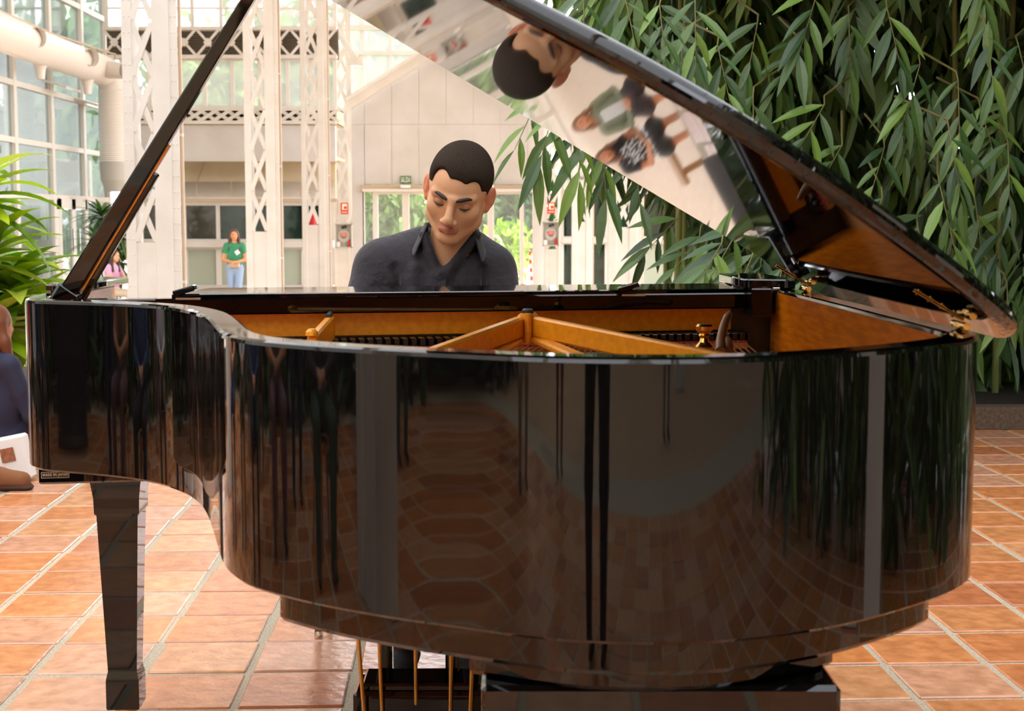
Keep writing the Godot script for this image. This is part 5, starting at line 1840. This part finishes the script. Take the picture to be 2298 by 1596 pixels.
	var dot := Shape.new().lathe([Vector2(0, 0), Vector2(0.013, 0), Vector2(0.011, 0.004), Vector2(0, 0.005)], Vector3.ZERO, 7, Basis(Vector3.RIGHT, PI / 2)).done()
	var dots := []
	for i in 70:
		dots.append(Transform3D(Basis(), Vector3(rng.randf_range(-0.13, 0.13), rng.randf_range(0.6, 0.92), 0.135)))
	for i in 90:
		dots.append(Transform3D(Basis(Vector3.RIGHT, -1.35), Vector3(rng.randf_range(-0.22, 0.22), 0.615, rng.randf_range(0.1, 0.5))))
	many("dots", dot, M.paper, dots, s2)
	var seat := thing("wooden_bench", "plain wooden bench under the two women behind the pianist", "bench", Vector3(0.0, LOW, -14.7))
	part("seat", Shape.new().box(Vector3(0, 0.385, 0), Vector3(1.5, 0.05, 0.38), Basis(), 0.01), M.pale_wood, seat)
	for x in [-0.62, 0.62]:
		part("leg", Shape.new().box(Vector3(x, 0.18, 0), Vector3(0.06, 0.36, 0.34)), M.pale_wood, seat)

func behind_the_camera() -> void:
	# what the polished case mirrors: columns, listeners, a photographer, a planted bed
	for q in [[-2.5, -0.63, "white lattice column at the side behind the photographer"], [-3.1, -5.3, "white lattice column beside the seated listeners"], [3.0, -1.67, "white lattice column by the bamboo bed"], [-6.3, 6.2, "white lattice column far behind the photographer"], [2.3, 6.4, "white lattice column behind the empty paving"]]:
		var t := thing("lattice_column", q[2], "column", Vector3(q[0], 0, q[1]), "white riveted lattice columns of the hall")
		for s in [-1.0, 1.0]:
			part("stile", Shape.new().box(Vector3(s * 0.17, 3.2, 0), Vector3(0.16, 6.4, 0.26), Basis(), 0.006), M.white_paint, t)
		part("base_panel", Shape.new().box(Vector3(0, 0.55, 0), Vector3(0.2, 1.1, 0.22)), M.white_paint, t)
		for k in 10:
			for s in [-1.0, 1.0]:
				part("brace", Shape.new().bar(Vector3(-s * 0.1, 1.1 + k * 0.52, s * 0.006), Vector3(s * 0.1, 1.6 + k * 0.52, s * 0.006), 0.045, 0.012), M.white_paint, t)
	figure("photographer in black standing before the piano's tail", Vector3(-0.42, 0, 0.42), PI, "stand", {"top": lin(24, 24, 26), "low": lin(18, 18, 20), "long_sleeves": true, "shoe": lin(30, 30, 32), "hands": [Vector3(-0.05, 1.2, 0.22), Vector3(0.05, 1.2, 0.22)]}, 0.022)
	var tops := [lin(150, 40, 48), lin(190, 190, 196), lin(60, 74, 110), lin(120, 96, 70), lin(60, 60, 64), lin(170, 120, 130), lin(86, 108, 84), lin(200, 180, 150)]
	var spots := [[-3.0, -4.4, 1.1], [-3.5, -3.7, 1.2], [-3.2, -2.7, 1.3], [-3.9, -2.0, 1.4], [-3.4, -1.1, 1.6], [-3.2, 1.5, 2.1], [-2.3, 2.6, 2.4], [1.2, 4.2, 3.0], [-4.3, -1.5, 1.4], [-4.7, -2.7, 1.3], [-4.9, -0.5, 1.5], [-5.1, -3.8, 1.2], [-4.5, 0.9, 1.7]]
	var names := ["listener in dark red", "listener in pale grey", "listener in slate blue", "listener in tan", "listener in charcoal", "listener in dusty pink", "listener in moss green", "listener in sand", "tall listener in wine red", "tall listener in white", "tall listener in denim blue", "tall listener in brown", "tall listener in black"]
	for i in spots.size():
		figure(names[i] + (" sitting on a stool beside the piano" if i < 5 else (" standing behind the photographer" if i < 8 else " standing behind the seated listeners")), Vector3(spots[i][0], 0, spots[i][1]), spots[i][2], "sit" if i < 5 else "stand", {"top": tops[i % 8], "low": tops[(i + 2) % 8].darkened(0.6), "hair_long": 0.2 if i % 2 == 0 else 0.0, "long_sleeves": i % 3 != 0}, 0.026)
		if i < 5:
			var st := thing("stool", "plain wooden stool under the " + names[i], "stool", Vector3(spots[i][0], 0, spots[i][1]))
			part("seat", Shape.new().lathe([Vector2(0, 0.36), Vector2(0.16, 0.36), Vector2(0.17, 0.39), Vector2(0.15, 0.4), Vector2(0, 0.4)], Vector3.ZERO, 16), M.pale_wood, st)
			for k in 4:
				var d := Vector3(cos(k * PI / 2), 0, sin(k * PI / 2))
				part("leg", Shape.new().tube([d * 0.15, d * 0.11 + Vector3(0, 0.37, 0)], 0.014, 6), M.pale_wood, st)

# ---------------------------------------------------------------- plants

func leaf_at(p: Vector3, along: Vector3, facing: Vector3) -> Transform3D:
	var z := along.normalized()
	var y := (facing - z * facing.dot(z)).normalized()
	return Transform3D(Basis(y.cross(z), y, z), p)

func bamboo() -> void:
	var r := RandomNumberGenerator.new()
	r.seed = 77
	var kerb := structure("planter_kerb")
	for k in 12:
		part("kerb_stone", Shape.new().box(Vector3(0.75 + k * 0.62, 0.055, -7.95), Vector3(0.6, 0.13, 0.16), Basis(), 0.012), M.kerb_stone, kerb)
	part("soil", Shape.new().box(Vector3(4.3, 0.02, -9.4), Vector3(7.6, 0.1, 2.7)), M.soil, kerb)
	var foot := Vector3(2.6, 0.05, -8.6)
	var b := thing("bamboo_clump", "tall dense bamboo with drooping narrow leaves behind the piano lid", "bamboo", foot)
	var canes := []
	for i in 26:
		var x := r.randf_range(0.9, 5.0)
		var z := r.randf_range(-10.6, -8.4)
		var lean := Vector3(r.randf_range(-0.9, 0.5), 0, r.randf_range(0.2, 1.4))
		var pts := []
		var h := r.randf_range(4.6, 6.6)
		for k in 9:
			var t := k / 8.0
			pts.append(Vector3(x, 0.0, z) + Vector3(0, h * (t - 0.12 * t * t), 0) + lean * t * t - foot)
		part("cane", Shape.new().tube(pts, [0.022, 0.021, 0.02, 0.019, 0.017, 0.015, 0.012, 0.009, 0.005], 7), M.bamboo_cane, b)
	# leaves in several sizes and greens
	var greens := [lin(66, 94, 40), lin(84, 112, 52), lin(52, 80, 34), lin(104, 134, 54), lin(76, 100, 60), lin(42, 68, 30)]
	var kinds := []
	for g in greens:
		for size in [[0.18, 0.036, 0.025], [0.225, 0.045, 0.04], [0.27, 0.054, 0.04]]:
			var s := leaf_mesh(size[0], size[1], size[2])
			kinds.append(tinted(s, g))
	# the sprays that show in front: where the twig starts in the photograph, its depth, leaves, lean
	var sprays := [[2212, 60, 4.9, 8, 0.1], [2150, 180, 5.0, 9, 0.0], [2065, 143, 5.1, 7, -0.3], [1990, 15, 5.1, 7, 0.2], [1835, -20, 5.0, 8, -0.3], [1905, 30, 5.3, 6, 0.0], [1560, 0, 4.6, 8, 0.0], [1480, 10, 4.5, 8, 0.1], [1400, -20, 4.5, 7, 0.2], [1310, -20, 4.5, 7, 0.0], [1700, 50, 5.2, 7, -0.2], [1785, 95, 5.2, 8, -0.4], [1850, 235, 5.0, 8, -0.5], [1890, 325, 5.0, 8, -0.5], [2130, 290, 4.9, 9, 0.15], [2108, 410, 4.9, 9, 0.2], [1985, 330, 5.1, 7, -0.3], [2200, 240, 5.2, 7, 0.25], [2262, 320, 5.0, 7, 0.0], [2285, 100, 5.1, 6, 0.2], [1690, 215, 5.0, 8, 0.0], [1610, 100, 4.8, 8, 0.2], [1530, 85, 4.7, 7, 0.0], [1980, 445, 5.0, 8, -0.4], [2060, 510, 5.1, 7, 0.1], [2190, 460, 5.2, 7, 0.1], [1250, 215, 3.8, 8, -0.25], [1300, 245, 3.8, 8, 0.0], [1352, 300, 3.9, 7, 0.05], [1205, 225, 3.9, 5, -0.4], [1425, 345, 4.0, 4, 0.1], [1520, 490, 5.4, 7, -0.7], [1570, 530, 5.2, 7, -0.6], [1620, 545, 4.2, 8, -0.5], [1690, 570, 4.3, 7, -0.4], [1755, 600, 4.2, 6, -0.2], [1800, 630, 4.4, 5, 0.0], [1660, 510, 4.3, 7, -0.5], [2260, 640, 5.2, 6, 0.0], [2255, 470, 5.2, 6, -0.2]]
	var leaves := 0
	for q in sprays:
		var p := at(q[0], q[1], q[2] * 1.38 + (1.2 if q[0] < 1500 and q[1] > 150 else 0.0))
		var back := p + Vector3(r.randf_range(-0.1, 0.3), 0.2, -0.6)
		var lean: float = q[4]
		var run := Vector3(lean * 0.9, -1.0 + absf(lean) * 0.5, 0.18).normalized()
		var long := 0.14 + 0.022 * float(q[3])
		part("twig", Shape.new().tube([back - foot, p + Vector3(0.02, 0.05, -0.1) - foot, p - foot, p + run * long - foot], [0.007, 0.005, 0.003, 0.0014], 5), M.twig, b)
		for i in int(q[3]):
			if leaves >= 297:
				break
			var t := float(i) / float(q[3] - 1)
			var sgn := -1.0 if i % 2 == 0 else 1.0
			var open := lerpf(0.95, 0.25, t) * sgn + r.randf_range(-0.18, 0.18)
			var dir := (run.rotated(Vector3.BACK, open) + Vector3(0, -0.25, r.randf_range(-0.2, 0.3))).normalized()
			var face := Vector3(sgn * r.randf_range(-0.2, 0.7), 0.6, r.randf_range(0.5, 1.0))
			part("leaf", kinds[r.randi() % kinds.size()], M.bamboo_leaf, b, leaf_at(p + run * long * t - foot, dir, face))
			leaves += 1
	# further sprays that hang behind them, each a twig's worth of leaves
	var places := []
	var tints := []
	var spray := spray_mesh(r)
	var tries := 0
	while places.size() < 170 and tries < 8000:
		tries += 1
		var z := r.randf_range(7.0, 9.2)
		var p := Vector3(r.randf_range(0.0, 4.2), r.randf_range(0.7, 4.2), -z)
		if hidden_side(p, r) or in_gap(p, r):
			continue
		places.append(Transform3D(Basis(Vector3.UP, r.randf_range(-0.9, 0.9)) * Basis(Vector3.BACK, r.randfn(0, 0.35)) * Basis().scaled(Vector3.ONE * r.randf_range(1.15, 1.75)), p - foot))
		tints.append(greens[r.randi() % 6])
	many("foliage", spray, M.bamboo_leaf, places, b, tints)
	places = []
	tints = []
	var broad := leaf_mesh(0.4, 0.085, 0.06, 3)
	tries = 0
	while places.size() < 30000 and tries < 160000:
		tries += 1
		var z := r.randf_range(9.0, 11.2)
		var p := Vector3(r.randf_range(0.5, 8.5), r.randf_range(0.15, 7.2), -z)
		if hidden_side(p, r):
			continue
		places.append(leaf_at(p - foot, Vector3(r.randfn(0, 0.6), -1, r.randfn(0, 0.5)), Vector3(r.randf_range(-0.7, 0.7), 0.6, r.randf_range(-0.2, 1.0))))
		tints.append(greens[r.randi() % 6])
	many("inner_foliage", broad, M.bamboo_leaf, places, b, tints)
	# unseen leaf layer above the view, added to darken the thicket below
	places = []
	tints = []
	for i in 19000:
		places.append(leaf_at(Vector3(r.randf_range(0.2, 8.5), r.randf_range(2.8, 5.4), r.randf_range(-11.4, -6.6)) - foot, Vector3(r.randfn(0, 1.0), -0.6, r.randfn(0, 1.0)), Vector3(r.randf_range(-0.4, 0.4), 1.0, r.randf_range(-0.4, 0.4))))
		tints.append(greens[r.randi() % 6])
	many("added_shade_foliage", broad, M.bamboo_leaf, places, b, tints)
	# a second clump beside the camera, which the polished tail mirrors
	var c2 := Vector3(4.6, 0.0, -3.4)
	var side := thing("bamboo_clump", "second bamboo clump along the right edge of the tiles", "bamboo", c2)
	for i in 14:
		var x := r.randf_range(-0.9, 1.2)
		var z := r.randf_range(-1.3, 4.2)
		part("cane", Shape.new().tube([Vector3(x, 0, z), Vector3(x - 0.1, 2.0, z), Vector3(x - 0.5, 5.0, z + 0.3)], [0.022, 0.018, 0.006], 6), M.bamboo_cane, side)
	places = []
	tints = []
	for i in 9000:
		places.append(leaf_at(Vector3(r.randf_range(-1.3, 2.2), r.randf_range(0.1, 6.0), r.randf_range(-1.6, 4.8)), Vector3(r.randfn(0, 0.6), -1, r.randfn(0, 0.5)), Vector3(r.randf_range(-0.8, 0.4), 0.6, r.randf_range(-0.6, 0.6))))
		tints.append(greens[r.randi() % 6])
	many("foliage", broad, M.bamboo_leaf, places, side, tints)

# where the thicket opens and little hangs in front
func in_gap(p: Vector3, r: RandomNumberGenerator) -> bool:
	var x := 1149.0 + p.x / -p.z * FOCAL_PIXELS
	var y := 490.0 + (EYE.y - p.y) / -p.z * FOCAL_PIXELS
	for g in [[1740.0, 60.0, 130.0, 190.0], [1900.0, 190.0, 90.0, 130.0], [2290.0, 520.0, 130.0, 240.0], [2010.0, 560.0, 90.0, 60.0], [2060.0, 40.0, 70.0, 90.0]]:
		if absf(x - g[0]) < g[2] and absf(y - g[1]) < g[3] and r.randf() < 0.92:
			return true
	return false

# one hanging twig's worth of leaves, joined
func spray_mesh(r: RandomNumberGenerator) -> ArrayMesh:
	var s := Shape.new()
	s.tinted = true
	var run := Vector3(0, -1, 0.15).normalized()
	for i in 11:
		var t := i / 10.0
		var sgn := -1.0 if i % 2 == 0 else 1.0
		var dir := (run.rotated(Vector3.BACK, lerpf(0.95, 0.2, t) * sgn + r.randf_range(-0.2, 0.2)) + Vector3(0, -0.25, r.randf_range(-0.3, 0.3))).normalized()
		s.xf = leaf_at(run * 0.28 * t, dir, Vector3(sgn * r.randf_range(-0.2, 0.7), 0.6, r.randf_range(0.4, 1.0)))
		var long := r.randf_range(0.14, 0.2)
		var mid := []
		var half := []
		for k in 5:
			mid.append(Vector3(0, -0.03 * k * k / 16.0, long * k / 4.0))
			half.append([0.0, 0.9, 1.0, 0.65, 0.0][k] * 0.0165)
		for k in 4:
			for side in [-1.0, 1.0]:
				var a: Vector3 = mid[k] + Vector3(side * half[k], half[k] * 0.3, 0)
				var b: Vector3 = mid[k + 1] + Vector3(side * half[k + 1], half[k + 1] * 0.3, 0)
				s.flat(mid[k], mid[k + 1], b, Vector3.UP)
				s.flat(mid[k], b, a, Vector3.UP)
	return s.done()

# bamboo keeps off the view of the entrance
func hidden_side(p: Vector3, r: RandomNumberGenerator) -> bool:
	var x := 1149.0 + p.x / -p.z * FOCAL_PIXELS
	var y := 490.0 + (EYE.y - p.y) / -p.z * FOCAL_PIXELS
	var edge := 1215.0 + maxf(0.0, y - 120.0) * 0.95
	edge = minf(edge, 1560.0) if y < 470.0 else 1530.0
	return x < edge + 40.0 * r.randf()

func tinted(mesh: ArrayMesh, tone: Color) -> ArrayMesh:
	var a := mesh.surface_get_arrays(0)
	var c: PackedColorArray = a[Mesh.ARRAY_COLOR]
	for i in c.size():
		c[i] = Color(c[i].r * tone.r, c[i].g * tone.g, c[i].b * tone.b)
	a[Mesh.ARRAY_COLOR] = c
	var out := ArrayMesh.new()
	out.add_surface_from_arrays(Mesh.PRIMITIVE_TRIANGLES, a)
	return out

# a long strap leaf that arches over
func strap_leaf(long: float, wide: float, arch: float) -> ArrayMesh:
	var s := Shape.new()
	s.tinted = true
	var n := 8
	var shape := [0.55, 0.85, 1.0, 1.0, 0.95, 0.8, 0.6, 0.34, 0.0]
	var mid := []
	for i in n + 1:
		var t := float(i) / n
		mid.append(Vector3(0, -arch * t * t * long, long * (t - 0.12 * t * t * t)))
	for i in n:
		for side in [-1.0, 1.0]:
			var a: Vector3 = mid[i] + Vector3(side * shape[i] * wide * 0.5, shape[i] * wide * 0.16, 0)
			var b: Vector3 = mid[i + 1] + Vector3(side * shape[i + 1] * wide * 0.5, shape[i + 1] * wide * 0.16, 0)
			s.flat(mid[i], mid[i + 1], b, Vector3.UP)
			s.flat(mid[i], b, a, Vector3.UP)
	return s.done()

func palm(label: String, foot: Vector3, crown: Array, tones: Array, long: float, wide: float, seed_: int) -> void:
	var r := RandomNumberGenerator.new()
	r.seed = seed_
	var t := thing("broadleaf_palm", label, "palm", foot)
	var kinds := []
	for tone in tones:
		for k in 3:
			kinds.append(tinted(strap_leaf(long * [0.8, 1.0, 1.15][k], wide, [0.15, 0.3, 0.5][k]), tone))
	for c in crown:
		var p: Vector3 = c[0] - foot
		part("stem", Shape.new().tube([Vector3(p.x * 0.4, 0, p.z * 0.4), Vector3(p.x * 0.9, p.y * 0.6, p.z * 0.9), p], [0.02, 0.016, 0.012], 7), M.bark, t)
		for i in int(c[1]):
			var a := TAU * (i * 0.618 + r.randf() * 0.08)
			var up: float = lerpf(1.1, -0.5, float(i) / c[1])
			var d := Vector3(cos(a), up, sin(a))
			part("leaf", kinds[r.randi() % kinds.size()], M.palm_leaf, t, leaf_at(p + d.normalized() * 0.02 - Vector3(0, 0.1 * float(i) / c[1], 0), d, Vector3(-d.x * 0.5, 1.2, -d.z * 0.5)))

func palms() -> void:
	var kerb := structure("bed_kerb")
	for k in 9:
		part("kerb_brick", Shape.new().box(Vector3(-2.5 - k * 0.46, 0.05, -7.2), Vector3(0.45, 0.12, 0.2), Basis(), 0.008), M.kerb_brick, kerb)
	part("soil", Shape.new().box(Vector3(-4.4, 0.03, -8.9), Vector3(4.2, 0.1, 3.2)), M.soil, kerb)
	var sunny := [lin(168, 200, 36), lin(190, 214, 48), lin(140, 176, 40), lin(206, 220, 84), lin(120, 160, 44)]
	palm("clump of yellow-green strap-leaved palms behind the piano's treble arm", Vector3(-2.9, 0.05, -7.8), [[at(-62, 430, 7.4), 34], [at(-30, 560, 7.5), 26], [at(25, 640, 7.7), 34], [at(-20, 720, 7.6), 30], [at(60, 690, 8.0), 26], [at(-60, 640, 7.9), 26], [at(-70, 520, 8.2), 22]], sunny + [lin(176, 196, 110), lin(206, 214, 150)], 0.44, 0.12, 5)
	var shade := [lin(62, 96, 44), lin(48, 78, 38), lin(88, 120, 50)]
	palm("dark fan palm behind the reading woman", Vector3(at(250, 600, 26.4).x, LOW, -26.6), [[at(228, 480, 26.3), 40], [at(262, 520, 26.6), 40], [at(245, 575, 26.4), 36], [at(275, 580, 26.8), 34], [at(222, 540, 26.4), 30]], shade, 0.62, 0.07, 8)

# unseen trees added outside the right side to keep sun off the near floor
func added_shade_trees() -> void:
	var r := RandomNumberGenerator.new()
	r.seed = 91
	var leaf := leaf_mesh(0.9, 0.5, 0.15, 3)
	for k in 6:
		var foot := Vector3(11.5 + r.randf_range(-0.6, 0.6), -0.3, -8.6 + k * 4.2)
		var t := thing("added_shade_tree", "added unseen tree outside the hall that blocks the sun", "tree", foot, "added sun-blocking trees")
		part("trunk", Shape.new().tube([Vector3.ZERO, Vector3(0.1, 5, 0), Vector3(-0.1, 12, 0.2)], [0.3, 0.22, 0.08], 9), M.bark, t)
		var places := []
		var tints := []
		for i in 1500:
			var p := Vector3(r.randfn(0, 1.1), r.randf_range(1.5, 17.0), r.randf_range(-2.6, 2.6))
			places.append(Transform3D(Basis.from_euler(Vector3(r.randf_range(-2, 2), r.randf_range(0, TAU), r.randf_range(-1, 1))), p))
			tints.append([lin(58, 86, 40), lin(74, 102, 48), lin(46, 72, 34)][r.randi() % 3])
		many("foliage", leaf, M.garden_leaf, places, t, tints)
	# unseen shrubs added along the left to block the low sky
	var fine := leaf_mesh(0.3, 0.12, 0.05, 3)
	for k in 5:
		var foot := Vector3(-6.9 - 0.3 * (k % 2), 0.0, -8.4 + k * 2.9)
		var t := thing("added_shrub", ["added dark shrub next to the palms in the left bed", "added dark shrub behind the listener in dark red", "added dark shrub behind the listener in tan", "added dark shrub beside the side column", "added dark shrub behind the listener in dusty pink"][k], "shrub", foot, "added shrubs blocking the low sky")
		part("stem", Shape.new().tube([Vector3.ZERO, Vector3(0.05, 0.8, 0), Vector3(-0.05, 1.7, 0)], [0.05, 0.04, 0.015], 7), M.bark, t)
		var places := []
		var tints := []
		for i in 2200:
			var p := Vector3(r.randfn(0, 0.4), r.randf_range(0.08, 2.5), r.randf_range(-1.5, 1.5))
			places.append(Transform3D(Basis.from_euler(Vector3(r.randf_range(-2, 2), r.randf_range(0, TAU), r.randf_range(-1, 1))), p))
			tints.append([lin(58, 86, 40), lin(46, 70, 36), lin(40, 60, 30)][r.randi() % 3])
		many("foliage", fine, M.garden_leaf, places, t, tints)
